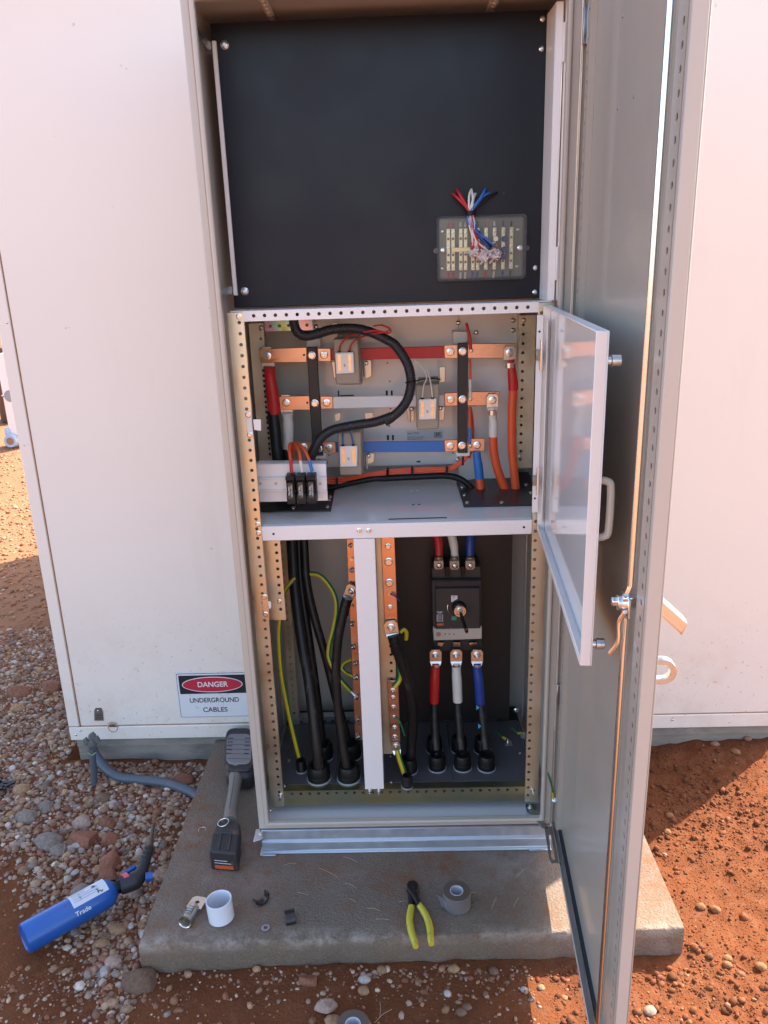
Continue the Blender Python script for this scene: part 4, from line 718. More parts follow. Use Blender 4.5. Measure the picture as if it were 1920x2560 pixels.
# black cover plates the cables pass through
def blackplate(label, c, pts, screws, hgt=.004):
    q = [Z(c, x, y, zl1 + hgt) for x, y in pts]; r_ = root('cable_entry_plate', label, 'plate', q[0]); obj('plate', MB().prism([p + V(0, 0, -hgt) for p in q], (0, 0, hgt)), M('black_plate_bronze_edge', (.022, .018, .017), .36, var=.15), r_, .0008)
    for x, y in screws: bolt('pan', Z(c, x, y, zl1 + hgt), .0062, r_, (0, 0, 1), 'screw')
blackplate('black cable entry plate on the right of the shelf under orange cables', 'c5', ((690, 1815), (1310, 1800), (1262, 1500), (625, 1605)), ((675, 1652), (695, 1720), (718, 1785), (1016, 1785), (1270, 1700), (1228, 1632)))
blackplate('black cable entry plate on the left of the shelf behind the fuse rail', 'c4', ((330, 1940), (1035, 1932), (1090, 1640), (360, 1700)), ((698, 1912), (1005, 1902), (1045, 1745), (1030, 1812), (1020, 1840)))
# --- orange loom, black multicore and small control wires along the back
for i, (dy, lab_) in enumerate(((0, 'uppermost'), (14, 'middle'), (28, 'lowest'))):
    wire('loom_wire', f'{lab_} of three orange wires tied in a loom below the mounting plate', pth(('c4', 960, 1640 + dy * 1.4, .355), ('c4', 1150, 1640 + dy * 1.6, .352), ('c4', 1400, 1600 + dy, .35), ('c5', 20, 1510 + dy, .35), ('c5', 330, 1488 + dy, .35), ('c5', 540, 1484 + dy, .35), ('c5', 640, 1440 + dy, .345), ('c5', 712, 1370 + dy, .34), ('c5', 742, 1300, .342)), .0038, ORANGE, group='orange loom wires')
wire('multicore_cable', 'black multicore cable running along the back edge of the shelf', pth(('c4', 980, 1745, .36), ('c4', 1150, 1700, .355), ('c4', 1400, 1650, .35), ('c5', 10, 1575, .35), ('c5', 330, 1560, .35), ('c5', 560, 1555, .35), ('c5', 690, 1600, .345), ('c5', 790, 1695, .34)), [.0085] * 15 + [.0095] * 6 + [.0105] * 10 + [.008] * 12, BLACKP, cat='cable', n=12) if False else wire('multicore_cable', 'black multicore cable running along the back edge of the shelf', pth(('c4', 980, 1745, .36), ('c4', 1150, 1700, .355), ('c4', 1400, 1650, .35), ('c5', 10, 1575, .35), ('c5', 330, 1560, .35), ('c5', 560, 1555, .35), ('c5', 690, 1600, .345), ('c5', 790, 1695, .34)), .0092, BLACKP, cat='cable', n=12)
for i, (c, x, y) in enumerate((('c4', 1090, 1680), ('c4', 1548, 1600), ('c5', 30, 1520), ('c5', 243, 1510), ('c5', 540, 1510), ('c5', 680, 1420))):
    p_ = A(c, x, y, .345); o = obj('cable_tie', MB().obox(p_, (.0028, 0, 0), (0, .008, 0), (.0005, 0, .013)), BLACKP, base=p_, bevel=.001); tag(o, ('black cable tie on the orange loom just right of the fuse rail', 'black cable tie on the orange loom under the blue transformer', 'black cable tie on the orange loom left of the plate slot', 'black cable tie on the orange loom below the plate slot', 'black cable tie on the orange loom before it bends upward', 'black cable tie on the rising bend of the orange loom')[i], 'cable tie', 'cable ties on the loom')
r_ = root('control_wire', 'thin orange wire with red end down to the red busbar screw', 'wire', A('c5', 755, 455, BYB - .006)); obj('jacket', MB().tube(spline(pth(('c5', 712, 235, BYB), ('c5', 725, 290, BYB - .005), ('c5', 742, 360, BYB - .006), ('c5', 750, 460, BYB - .006)), 5), .0040, 8), RED, r_)
r_ = root('control_wire', 'thin orange wire with white end down to the white busbar screw', 'wire', A('c5', 745, 885, BYB - .006)); obj('jacket', MB().tube(spline(pth(('c5', 742, 545, BYB), ('c5', 745, 640, BYB - .004), ('c5', 745, 725, BYB - .006)), 5), .0036, 8), ORANGE, r_); obj('sleeve', MB().tube(pth(('c5', 745, 720, BYB - .006), ('c5', 745, 885, BYB - .006)), .0042, 8), WHT, r_)
r_ = root('control_wire', 'thin orange wire with blue end down to the blue busbar screw', 'wire', A('c5', 742, 1280, BYB - .006)); obj('jacket', MB().tube(spline(pth(('c5', 738, 955, BYB), ('c5', 742, 1040, BYB - .004), ('c5', 743, 1140, BYB - .006)), 5), .0040, 8), ORANGE, r_); obj('sleeve', MB().tube(pth(('c5', 743, 1135, BYB - .006), ('c5', 742, 1280, BYB - .006)), .0042, 8), BLUEBAR, r_)
wire('control_wire', 'second thin orange wire running behind the blue ended one', pth(('c5', 745, 960, BYB + .02), ('c5', 765, 1080, BYB + .02), ('c5', 768, 1250, BYB + .02), ('c5', 735, 1400, BYB + .02)), .0036, ORANGE)
# --- fuse rail at the left
FYR = .135
r_ = root('fuse_rail', 'white steel plate with a DIN rail at the left of the shelf', 'mounting rail', A('c4', 700, 1850, FYR)); obj('plate', MB().prism(quadpx('c4', ((365, 1520), (992, 1520), (1008, 1845), (398, 1858)), FYR), (0, .0025, 0)), WHITE, r_, .0008); obj('plate_return', MB().prism([A('c4', 365, 1520, FYR) + V(0, 0, .0001), A('c4', 992, 1520, FYR) + V(0, 0, .0001), A('c4', 992, 1520, FYR) + V(0, .035, .0001), A('c4', 365, 1520, FYR) + V(0, .035, .0001)], (0, 0, .002)), WHITE, r_, .0006)
for ya, yb, dd in ((1640, 1740, .0075), (1628, 1644, .0105), (1738, 1756, .0105)): obj('din_rail', MB().prism(quadpx('c4', ((383, ya), (1000, ya), (1003, yb), (388, yb)), FYR), (0, -dd, 0)), WHITE, r_, .0012)
for x in (400, 540, 940): p_ = A('c4', x, 1692, FYR - .0078); obj('rail_slot', MB().lathe(p_, (0, -1, 0), [(0, .0042), (.0003, .0042), (.0003, 0)], 14), M('slot_grey', (.5, .48, .47), .5), r_)
FB = .088
for i, (bp, lp_, tp, wm, lab_, body, cz, up_) in enumerate((
    (((225, 490), (450, 490), (490, 1180), (270, 1180)), ((282, 640), (415, 635), (440, 1025), (310, 1030)), ((280, 352), (500, 350)), RED, 'left of the three black fuse holders, fed by a red wire', 0, 0, -1),
    (((468, 490), (705, 488), (752, 1175), (512, 1178)), ((530, 620), (665, 618), (690, 1015), (560, 1020)), ((520, 350), (755, 345)), WHT, 'middle of the three black fuse holders, fed by a white wire', 0, 0, 1),
    (((725, 486), (962, 486), (1015, 1160), (772, 1165)), ((785, 615), (920, 612), (942, 1000), (815, 1010)), ((765, 345), (990, 338)), BLUEBAR, 'right of the three black fuse holders, fed by a blue wire', 0, 0, 1))):
    q = quadpx('f3', bp, FB); zt_, zb_ = q[0].z, q[3].z; xl, xr = (q[0].x + q[3].x) / 2, (q[1].x + q[2].x) / 2; f_ = root('fuse_holder', lab_, 'fuse holder', (xl, FB, zb_), 'black fuse holders on the rail'); hgt = zt_ - zb_
    b = MB(); yb_ = FYR - .011; prof = [(FB, zt_ - .001), (FB, zt_ - .012), (FB + .004, zt_ - .0125), (FB + .009, zt_ - .026), (FB + .009, zb_ + .028), (FB + .004, zb_ + .026), (FB, zb_ + .011), (FB, zb_), (yb_, zb_), (yb_, zt_)]; b.prism([(xl, y, z) for y, z in prof], (xr - xl - .0012, 0, 0)); obj('body', b, BLACKP, f_, .001)
    ll = quadpx('f3', lp_, FB + .0082); bar = obj('fuse_carrier', MB().box((ll[0].x + ll[3].x) / 2, (ll[1].x + ll[2].x) / 2, FB - .001, FB + .0088, ll[3].z, ll[0].z), M('carrier_brown', (.07, .05, .04), .5), f_, .0008)
    cx_, cz_ = (ll[0].x + ll[1].x + ll[2].x + ll[3].x) / 4, (ll[0].z + ll[3].z) / 2; text('print', 'Cat No.', (cx_ - .0026, FB - .0014, cz_ + .010 * up_ * 0), .0075, WPRINT, bar, ux=(0, 0, up_), uz=(-up_, 0, 0), width=.024); text('print', 'FUSE HOLDER', (cx_ + .0032, FB - .0014, cz_), .0045, WPRINT, bar, ux=(0, 0, up_), uz=(-up_, 0, 0), width=.030)
# feed wires
for cc, lab_, w1, w2, mt in (((0,), 'orange wire with red end looping down into the left fuse holder', ((695, 1420, .22), (690, 1345, .19), (668, 1335, .165), (662, 1400, .135), (674, 1490, .118)), ((674, 1480, .118), (682, 1595, .112)), RED), ((0,), 'orange wire with white end looping down into the middle fuse holder', ((690, 1440, .23), (685, 1350, .2), (715, 1345, .165), (748, 1400, .135), (762, 1490, .118)), ((762, 1485, .118), (778, 1590, .112)), WHT), ((0,), 'orange wire with blue end looping down into the right fuse holder', ((690, 1450, .24), (690, 1340, .21), (740, 1335, .17), (800, 1390, .135), (845, 1490, .118)), ((842, 1482, .118), (868, 1585, .112)), BLUEBAR)):
    r_ = root('fuse_feed_wire', lab_, 'wire', A('c4', *w2[-1])); obj('jacket', MB().tube(spline([A('c4', *p) for p in w1], 6), .0040, 10), ORANGE, r_); obj('sleeve', MB().tube([A('c4', *p) for p in w2], .0043, 10), mt, r_)
# --- terminal block on the black panel
TB = .15
q = quadpx('c2', ((228, 470), (1266, 450), (1250, 1192), (245, 1220)), TB); tx0, tx1, tz1, tz0 = (q[0].x + q[3].x) / 2, (q[1].x + q[2].x) / 2, q[0].z, q[3].z
tb = root('test_terminal_block', 'clear covered test terminal block low on the black panel', 'terminal block', (tx0, TB, tz0))
box('base', tx0 + .006, tx1 - .006, TB - .012, TB - .0003, tz0 + .006, tz1 - .006, M('terminal_base', (.17, .165, .115), .5), tb, .004)
def rr_box(x0, x1, z0, z1, r, y, n=5): return [(cx_ + r * math.cos(math.radians(a0 + 90 * i / n)), y, cz_ + r * math.sin(math.radians(a0 + 90 * i / n))) for cx_, cz_, a0 in ((x1 - r, z1 - r, 0), (x0 + r, z1 - r, 90), (x0 + r, z0 + r, 180), (x1 - r, z0 + r, 270)) for i in range(n + 1)]
O1, O2, O3 = rr_box(tx0, tx1, tz0, tz1, .010, TB - .0005), rr_box(tx0 + .001, tx1 - .001, tz0 + .001, tz1 - .001, .010, TB - .024), rr_box(tx0 + .005, tx1 - .005, tz0 + .005, tz1 - .005, .008, TB - .028); n_ = len(O1)
b = MB().add(O1 + O2 + O3, [(i, (i + 1) % n_, n_ + (i + 1) % n_, n_ + i) for i in range(n_)] + [(n_ + i, n_ + (i + 1) % n_, 2 * n_ + (i + 1) % n_, 2 * n_ + i) for i in range(n_)] + [tuple(range(2 * n_, 3 * n_))]); obj('clear_cover', b, COVER, tb)
WIRES = {'r': RED, 'w': WHT, 'b': BLUE, 'k': BLACKP}
for x, yt, yb, tc_, bc in ((373, 608, 1092, 'r', 'r'), (427, 606, 1090, 'r', 'r'), (516, 603, 1088, 'w', 'w'), (571, 602, 1086, 'w', 'w'), (656, 600, 1085, 'b', 'b'), (711, 598, 1083, 'b', 'b'), (806, 594, 1080, 'r', 'r'), (903, 592, 1078, 'w', 'w'), (1004, 590, 1075, 'b', 'b'), (1097, 588, 1070, 'k', 'k')):
    t_, u_ = A('c2', x + 2, yt, TB - .018), A('c2', x - 2, yb, TB - .018); x0 = (t_.x + u_.x) / 2; s_ = obj('terminal_strip', MB().box(x0 - .0044, x0 + .0044, TB - .018, TB - .0122, u_.z, t_.z), M('terminal_brass_plate', (.80, .74, .52), .32, .8, var=.06), tb, .0006)
    for f in (.10, .24, .46, .62, .80, .93): obj('terminal_screw', MB().lathe((x0, TB - .0181, t_.z + (u_.z - t_.z) * f), (0, -1, 0), [(0, .0031), (.0008, .0029), (.0009, .0016), (.0002, .0012), (.0002, 0)], 10), INKG if f in (.24, .62, .80) else STEEL, tb)
    obj('tail', MB().cyl((x0, TB - .013, t_.z + .003), (x0, TB - .010, t_.z + .014), .0024, n=8), WIRES[tc_], tb); obj('tail', MB().cyl((x0, TB - .013, u_.z - .004), (x0 - .001, TB - .010, u_.z - .018), .0026, n=8), WIRES[bc], tb)
for x, y in ((308, 640), (305, 1065), (1170, 618), (1160, 1040)): bolt('pan', A('c2', x, y, TB - .0122), .0042, tb, name='base_screw')
for x, y in ((312, 855), (1195, 828)): bolt('pan', A('c2', x, y, TB - .0285), .0062, tb, name='cover_screw')
for x, y, s_ in ((228, 860, -1), (1275, 828, 1)): p_ = A('c2', x, y, TB); obj('cover_ear', MB().cyl((p_.x, TB - .004, p_.z), (p_.x, TB - .001, p_.z), .006, n=12), COVER, tb)
k1, k2 = A('c2', 405, 850, TB - .0185), A('c2', 640, 848, TB - .0185); obj('shorting_link', MB().box(k1.x, k2.x, TB - .0215, TB - .0186, k2.z - .0045, k1.z + .0045), BRASS, tb, .0006)
for x, y, s_, m_ in ((645, 820, .006, RIPP), (915, 800, .0062, RIPP), (915, 725, .0075, TINNED), (1020, 725, .0072, BLUE), (1015, 845, .0072, BLUE), (1005, 930, .0075, BLUE), (905, 935, .008, TINNED)): p_ = A('c2', x, y, TB - .021); obj('crimp_end', MB().cyl(p_, p_ + V(0, -.006, 0), s_, s_ * .8, 8), m_, tb)
def bun(label, hole, mid, end, mat, wob): return wire('test_lead', label, pth(('c2', *hole, TB + .004), ('c2', hole[0] * .97 + 630 * .03, hole[1] - 4, TB - .014), ('c2', (hole[0] * .62 + 630 * .38) + wob, hole[1] * .66 + 420 * .34 - 6 + wob * .6, TB - .030), ('c2', 628 + wob, 425, TB - .034), ('c2', 645 + wob * 1.6, 560, TB - .037), ('c2', *mid, TB - .036), ('c2', *end, TB - .034)), .0026, mat, k=5)
ends = []
for i, (lab_, h, m_, e, mt) in enumerate((('first red test lead from the upper left hole of the black panel', (470, 165), (670, 700), (655, 830), RED), ('second red test lead from the upper left hole', (478, 172), (690, 720), (735, 860), RED), ('red test lead from the outermost left hole', (425, 213), (700, 730), (760, 870), RED), ('second red test lead from the outermost left hole', (432, 220), (665, 690), (640, 800), RED),
    ('white test lead from the upper middle hole', (640, 165), (660, 680), (690, 830), WHT), ('second white test lead from the upper middle hole', (630, 172), (650, 700), (650, 800), WHT), ('white test lead from the lower middle hole', (688, 212), (690, 740), (800, 840), WHT), ('second white test lead from the lower middle hole', (676, 214), (672, 700), (720, 860), WHT),
    ('blue test lead from the upper right hole', (800, 160), (730, 650), (885, 790), BLUEBAR), ('second blue test lead from the upper right hole', (806, 168), (745, 700), (840, 830), BLUE), ('blue test lead from the lower right hole', (850, 200), (760, 690), (900, 800), BLUEBAR), ('second blue test lead from the lower right hole', (842, 204), (720, 680), (830, 800), BLUE), ('black test lead from the right hole of the black panel', (930, 200), (740, 660), (870, 820), BLACKP))): bun(lab_, h, m_, e, mt, (i % 5 - 2) * 9)
b = MB()
for i in range(46):
    p_ = A('c2', 650 + 300 * (i / 46) + random.uniform(-30, 30), 850 + 90 * math.sin(i / 46 * 3.1) + random.uniform(-40, 40), TB - .034 - random.random() * .012); d_ = Vector((random.uniform(-1, 1), random.uniform(-.5, .2), random.uniform(-1, 1))).normalized(); b.cyl(p_, p_ + d_ * .014, .0032, .0026, 8)
r_ = root('crimp_terminal_cluster', 'tangle of clear insulated crimp terminals hanging over the terminal block', 'terminals', A('c2', 780, 900, TB - .036)); tag(obj('crimp_terminals', b, M('clear_pink_vinyl', (.62, .50, .46), .2, coat=.6), r_), kind='stuff')
o = obj('cable_tie', MB().cyl(A('c2', 632, 418, TB - .034) + V(0, 0, .003), A('c2', 636, 438, TB - .034) + V(0, 0, -.003), .0115, n=12), BLACKP, base=A('c2', 632, 428, TB - .034), bevel=.001); tag(o, 'black cable tie bunching the test leads above the terminal block', 'cable tie')
for x, y in ((470, 165), (425, 213), (640, 162), (690, 212), (805, 160), (850, 200), (935, 200), (1012, 198)): obj('cable_hole', MB().lathe(A('c2', x, y, TB - .0003), (0, -1, 0), [(0, .0042), (.0008, .0042), (.0008, .0028), (.0002, .0026), (.0002, 0)], 14), INK, sw)

# ---------------------------------------------------- lower bay
box('breaker_backplate', .31, .735, .36, .363, .10, zl0 - .004, M('black_backplate', (.020, .014, .012), .45, var=.15), cab); obj('backplate_edge', MB().box(A('c7', 1148, 800, .35).x, A('c7', 1160, 800, .35).x, .35, .358, A('c7', 1155, 1450, .35).z, zl0 - .003), GALV, cab)
bolt('pan', A('c7', 1092, 1402, .355), .009, cab)
# circuit breaker
KB = .24
br = root('circuit_breaker', 'dark grey moulded three pole circuit breaker with rotary handle spindle', 'circuit breaker', A('c9', 610, 1790, KB))
def k9(pts, Y): return quadpx('c9', pts, Y)
obj('case', MB().prism(k9(((138, 668), (1062, 660), (1070, 1770), (160, 1790)), KB + .012), (0, .095, 0)), BRKR, br, .003); obj('front_cover', MB().prism(k9(((205, 822), (1030, 808), (1035, 1558), (225, 1572)), KB), (0, .0118, 0)), BRKR, br, .002)
obj('cover_recess', MB().prism(k9(((200, 690), (1015, 680), (1028, 806), (208, 820)), KB + .009), (0, .0028, 0)), M('breaker_recess', (.012, .012, .022), .35), br); obj('trip_unit', MB().prism(k9(((165, 1542), (228, 1574), (1036, 1560), (1066, 1515), (1068, 1752), (180, 1782)), KB - .003), (0, .0145, 0)), BRKT, br, .0015)
obj('terminal_shield', MB().prism(k9(((140, 432), (1045, 405), (1062, 655), (140, 665)), KB + .03), (0, .075, 0)), BRKR, br, .003)
for x0, x1 in ((395, 470), (690, 745)): obj('pole_barrier', MB().prism(k9(((x0, 425), (x1, 420), (x1, 600), (x0, 605)), KB + .012), (0, .0178, 0)), BLACKP, br, .001)
for x, y in ((300, 925),): obj('emblem', MB().lathe(A('c9', 315, 930, KB - .0002), (0, -1, 0), [(0, .0095), (.0006, .0095), (.0006, .0086), (.0001, .0084), (.0001, 0)], 24), BRKR, br)
obj('on_label', MB().prism(k9(((500, 948), (618, 950), (615, 1010), (520, 1065), (502, 1068)), KB - .0002), (0, -.0005, 0)), WPRINT, br); text('print', 'On', A('c9', 552, 970, KB - .0011), .0062, INK, br); text('print', 'I', A('c9', 545, 1010, KB - .0011), .0062, INK, br)
obj('seal_tag', MB().prism(k9(((508, 1335), (600, 1330), (598, 1400), (505, 1402)), KB - .002), (0, -.0008, 0)), M('green_tag', (.03, .28, .14), .5), br); obj('seal_wire', MB().tube(spline(pth(('c9', 440, 1120, KB - .001), ('c9', 435, 1190, KB - .003), ('c9', 460, 1260, KB - .004), ('c9', 510, 1310, KB - .004), ('c9', 540, 1335, KB - .003)), 5), .0012, 6), STEEL, br)
text('print', 'Schneider', A('c9', 292, 1252, KB - .0006), .0062, WPRINT, br, width=.0175); text('print', 'Electric', A('c9', 292, 1274, KB - .0006), .0045, WPRINT, br, width=.010)
for i in range(9):
    for j, (xa_, xb_) in enumerate(((232, 275), (285, 310), (325, 355))): p0, p1 = A('c9', xa_, 1306 + i * 15, KB - .0004), A('c9', xb_ - (i * 7 % 9), 1306 + i * 15, KB - .0004); obj('print_line', MB().obox((p0 + p1) / 2, ((p1 - p0) / 2), (0, .0001, 0), (0, 0, .0005)), WPRINT, br)
obj('orange_label', MB().prism(k9(((232, 1468), (362, 1462), (362, 1500), (235, 1508)), KB - .0002), (0, -.0003, 0)), RIPP, br); obj('trip_button', MB().lathe(A('c9', 488, 1545, KB - .0002), (0, -1, 0), [(0, .0028), (.0015, .0026), (.0015, 0)], 12), RED, br); obj('dark_hole', MB().lathe(A('c9', 877, 962, KB - .0002), (0, -1, 0), [(0, .0018), (.0003, .0018), (.0003, 0)], 10), INK, br)
obj('trip_dial', MB().lathe(A('c9', 267, 1665, KB - .0032), (0, -1, 0), [(0, .0066), (.0015, .0064), (.0015, 0)], 20), M('dial_tan', (.30, .20, .14), .5), br)
for x in (390, 470, 552): obj('trip_dial', MB().lathe(A('c9', x, 1660, KB - .0032), (0, -1, 0), [(0, .0026), (.0012, .0024), (.0012, 0)], 12), M('dial_tan', (.30, .20, .14), .5), br)
p0 = A('c9', 640, 1165, KB); obj('rotary_boss', MB().lathe(p0, (0, -1, 0), [(0, .020), (.012, .019), (.014, .0175), (.014, 0)], 28), BLACKP, br); obj('coupling_ring', MB().lathe(p0 + V(.002, -.0142, -.003), (0, -1, 0), [(0, .0172), (.006, .0172), (.008, .0165), (.008, .0125), (.004, .012), (.004, .008), (.014, .0075), (.014, 0)], 28), STEEL, br); obj('spindle', MB().cyl(p0 + V(.002, -.018, -.004), p0 + V(.012, -.105, -.020), .0052, n=4).cyl(p0 + V(.012, -.105, -.020), p0 + V(.0128, -.113, -.0215), .0044, n=8), BLACKP, br); obj('spindle_clip', MB().cyl(p0 + V(.0120, -.1055, -.0202), p0 + V(.0122, -.108, -.0207), .0066, n=10), STEEL, br)
obj('terminal_base', MB().prism(k9(((168, 1775), (1066, 1760), (1068, 1960), (175, 1980)), KB + .022), (0, .07, 0)), BRKR, br, .002)
for x0, x1 in ((400, 510), (690, 800)): obj('rear_barrier', MB().prism(k9(((x0, 1790), (x1, 1785), (x1 + 20, 1950), (x0 + 10, 1955)), KB + .03), (0, .03, 0)), BLACKP, br, .002)
for pts in (((255, 1815), (375, 1820), (330, 1900), (240, 1870)), ((530, 1815), (670, 1812), (668, 1900), (540, 1905)), ((820, 1830), (970, 1810), (990, 1860), (855, 1880))): obj('copper_spreader', MB().prism(k9(pts, KB + .008), (0, .008, 0)), COPPER, br, .001)
# cables above and below the breaker
for nm, mt, top, lugp, botl, sl, ca_ in (('red', RED, ((470, 60), (512, 125), (522, 200), (524, 285)), (270, 360), (213, 2040), ((495, 1050), (496, 1120), (492, 1190), (488, 1345)), ((487, 1330), (492, 1500), (503, 1690), (505, 1800))), ('white', WHT, ((600, 60), (620, 125), (635, 200), (642, 285)), (560, 365), (592, 2040), ((652, 1050), (652, 1120), (656, 1190), (662, 1338)), ((660, 1330), (672, 1500), (688, 1690), (694, 1800))), ('blue', BLUE, ((760, 60), (756, 125), (753, 200), (753, 285)), (850, 362), (975, 2040), ((806, 1050), (808, 1120), (818, 1190), (828, 1352)), ((832, 1340), (850, 1500), (868, 1690), (872, 1800)))):
    P0 = [A('c7', x, y, KB + .035 + .03 * (3 - i) / 3) for i, (x, y) in enumerate(top)]; r_ = root('power_cable', f'{nm} sleeved cable dropping into the top of the circuit breaker', 'cable', P0[-1]); sleeve(r_, P0, [.0115, .012, .0125, .0125, .0105, .0112], mt)
    lc = A('c9', *lugp, KB + .029); lug(r_, lc + V(0, 0, -.004), V(0, 0, 1), .0275, ln=.014, barrel=.004, mat=M('dull_lug', (.36, .31, .26), .4, .9)); bolt('pan', lc + V(.001, -.0048, -.004), .0082, r_, name='clamp_screw')
    lc = A('c9', *botl, KB - .012); P1 = [A('c7', x, y, KB - .008 - .082 * i / 3) for i, (x, y) in enumerate(ca_)]; r_ = root('power_cable', f'black cable with {nm} sleeve hanging from the bottom of the circuit breaker', 'cable', P1[-1]); obj('jacket', MB().tube(spline(P1, 8), .0126, 16), RUBBER, r_)
    S0 = [A('c7', x, y, KB - .010 - .012 * i / 3) for i, (x, y) in enumerate(sl)]; sleeve(r_, S0, [.0145, .0128, .0135, .0142, .0142, .0138], mt); lug(r_, lc, V(0, 0, -1), .0345, ln=.0195, barrel=.006); bolt('long', lc + V(0, -.0047, .001), .0102, r_)
    if nm == 'blue':
        for x, y in ((808, 1385), (822, 1522)): obj('blue_tape_tag', MB().prism(quadpx('c7', ((x - 10, y - 20), (x + 14, y - 2), (x - 8, y + 18)), .19), (0, .001, 0)), M('cyan_tape', (.05, .35, .65), .4), r_)
# glands
def gland(label, p, r, hgt):
    g = root('cable_gland', label, 'cable gland', p, 'cable glands on the floor plate'); obj('gland_body', MB().lathe(p, (0, 0, 1), [(0, r * 1.02), (hgt * .35, r * 1.02), (hgt * .38, r * .98), (hgt * .9, r * .96), (hgt, r * .86), (hgt, r * .62), (hgt * .8, r * .60), (hgt * .8, 0)], 28), BLACKP, g)
    bm = MB(); 
    for i in range(14): a = 2 * math.pi * i / 14; bm.obox(p + V(math.cos(a) * r * .79, math.sin(a) * r * .79, hgt * 1.0), (math.cos(a) * r * .07, math.sin(a) * r * .07, 0), (-math.sin(a) * r * .12, math.cos(a) * r * .12, 0), (0, 0, hgt * .03))
    obj('clamp_teeth', bm, BLACKP, g); obj('lock_ring', MB().lathe(p, (0, 0, 1), [(0, r * 1.09), (.0035, r * 1.09), (.0035, r)], 28), M('gland_washer', (.35, .34, .34), .5), g)
gland('large black gland in front of the left cable pair', Z('c6', 525, 1905, GP), .032, .046); gland('large black gland left of the white centre post', Z('c6', 745, 1905, GP), .031, .046); gland('large gland half hidden behind the left cable', Z('c6', 555, 1745, GP), .030, .046); gland('large gland half hidden behind the second cable', Z('c6', 760, 1740, GP), .030, .046)
gland('small gland round the green and yellow earth wire at far left', Z('c6', 395, 1850, GP), .0145, .036); gland('gland under the red sleeved cable', Z('c7', 510, 1828, GP), .0245, .044); gland('gland under the white sleeved cable', Z('c7', 698, 1825, GP), .0245, .044); gland('gland under the blue sleeved cable', Z('c7', 875, 1828, GP), .0245, .044); gland('gland behind the red sleeved cable', Z('c7', 490, 1700, GP), .0235, .044); gland('gland behind the white sleeved cable', Z('c7', 672, 1695, GP), .0235, .044); gland('gland behind the blue sleeved cable', Z('c7', 842, 1700, GP), .0235, .044)
gland('gland of the black earth cable right of the centre post', Z('c7', 305, 1850, GP), .0225, .044); gland('small gland of the short earth wire beside the centre post', Z('c7', 290, 1965, GP), .0150, .036)
# thick black cables on the left
power('thick scuffed black cable running from the shelf to the front left gland', [A('c6', x, y, Y) for x, y, Y in ((300, -60, .33), (322, 150, .31), (345, 500, .27), (398, 900, .21), (452, 1200, .165), (500, 1600, .115), (520, 1800, .098), (524, 1880, .098))], .0158, k=8)
power('black cable crossing behind the others to the rear gland', [A('c6', x, y, Y) for x, y, Y in ((400, -60, .34), (412, 150, .33), (432, 450, .30), (485, 700, .28), (565, 980, .26), (640, 1280, .245), (715, 1550, .235), (755, 1720, .23))], .0125, k=8)
power('black cable running close behind the scuffed left one', [A('c6', x, y, Y) for x, y, Y in ((355, -60, .345), (372, 150, .34), (392, 500, .31), (450, 900, .275), (505, 1300, .25), (550, 1690, .23))], .0135, k=8)
r_ = power('black cable lugged to the left earth bar and bowing down to its gland', [A('c6', x, y, Y) for x, y, Y in ((728, 590, .155), (700, 700, .15), (662, 900, .145), (650, 1120, .14), (664, 1380, .13), (690, 1600, .115), (722, 1800, .1), (740, 1870, .098))], .0128, k=8); lug(r_, A('c6', 758, 520, .16), A('c6', 720, 620, .16) - A('c6', 758, 520, .16), .029, n=(-.35, -.94, 0), ln=.022, barrel=.012); bolt('stud', A('c6', 762, 525, .153), .0095, r_, (-.5, -.86, 0)); sleeve(r_, pth(('c6', 735, 575, .156), ('c6', 712, 650, .153), ('c6', 703, 700, .151)), .0140, BLACKP)
# earth bars
eb = root('earth_bar', 'copper earth bar seen edge on behind the white centre post', 'earth bar', A('c6', 820, 1620, .17)); obj('bar', MB().hexa([A('c6', 790, 1622, .17), A('c6', 850, 1622, .17), A('c6', 850, 1622, .175), A('c6', 790, 1622, .175), A('c6', 727, 140, .17), A('c6', 800, 140, .17), A('c6', 800, 140, .175), A('c6', 727, 140, .175)]), COPPER, eb, .0008)
for x, y, r in ((757, 187, .0065), (766, 370, .0075), (775, 632, .004), (770, 765, .0085), (778, 935, .0085), (795, 1055, .0075), (798, 1160, .0085), (800, 1305, .0088), (810, 1470, .0065), (812, 1598, .008)): bolt('stud', A('c6', x, y, .168), r, eb, (-.72, -.69, 0))
obj('brass_screw', MB().lathe(A('c6', 766, 290, .168), (0, -1, 0), [(0, .005), (.003, .005), (.003, 0)], 12), BRASS, eb)
ec = root('earth_bar', 'long copper earth bar right of the white centre post with large studs', 'earth bar', A('c7', 170, 850, .115)); obj('bar', MB().prism(quadpx('c7', ((95, 110), (195, 110), (222, 860), (128, 865)), .115), (0, .006, 0)), COPPER, ec, .001)
for x, y, r, k in ((148, 195, .0085, 'head'), (153, 308, .0115, 'head'), (157, 462, .0115, 'head'), (163, 643, .0075, 'stud')): bolt(k, A('c7', x, y, .1148), r, ec)
obj('brass_screw', MB().lathe(A('c7', 161, 542, .1148), (0, -1, 0), [(0, .0058), (.004, .0055), (.004, 0)], 12), BRASS, ec)
ed = root('earth_bar', 'short copper earth bar low down right of the centre post with a row of bolts', 'earth bar', A('c7', 200, 1640, .115)); obj('bar', MB().prism(quadpx('c7', ((143, 1190), (222, 1190), (240, 1640), (165, 1642)), .112), (0, .006, 0)), COPPER, ed, .001)
for x, y, r in ((184, 1260, .0085), (185, 1310, .0075), (188, 1380, .0075), (192, 1452, .0058), (196, 1532, .0082), (198, 1600, .0078)): bolt('stud', A('c7', x, y, .1118), r, ed)
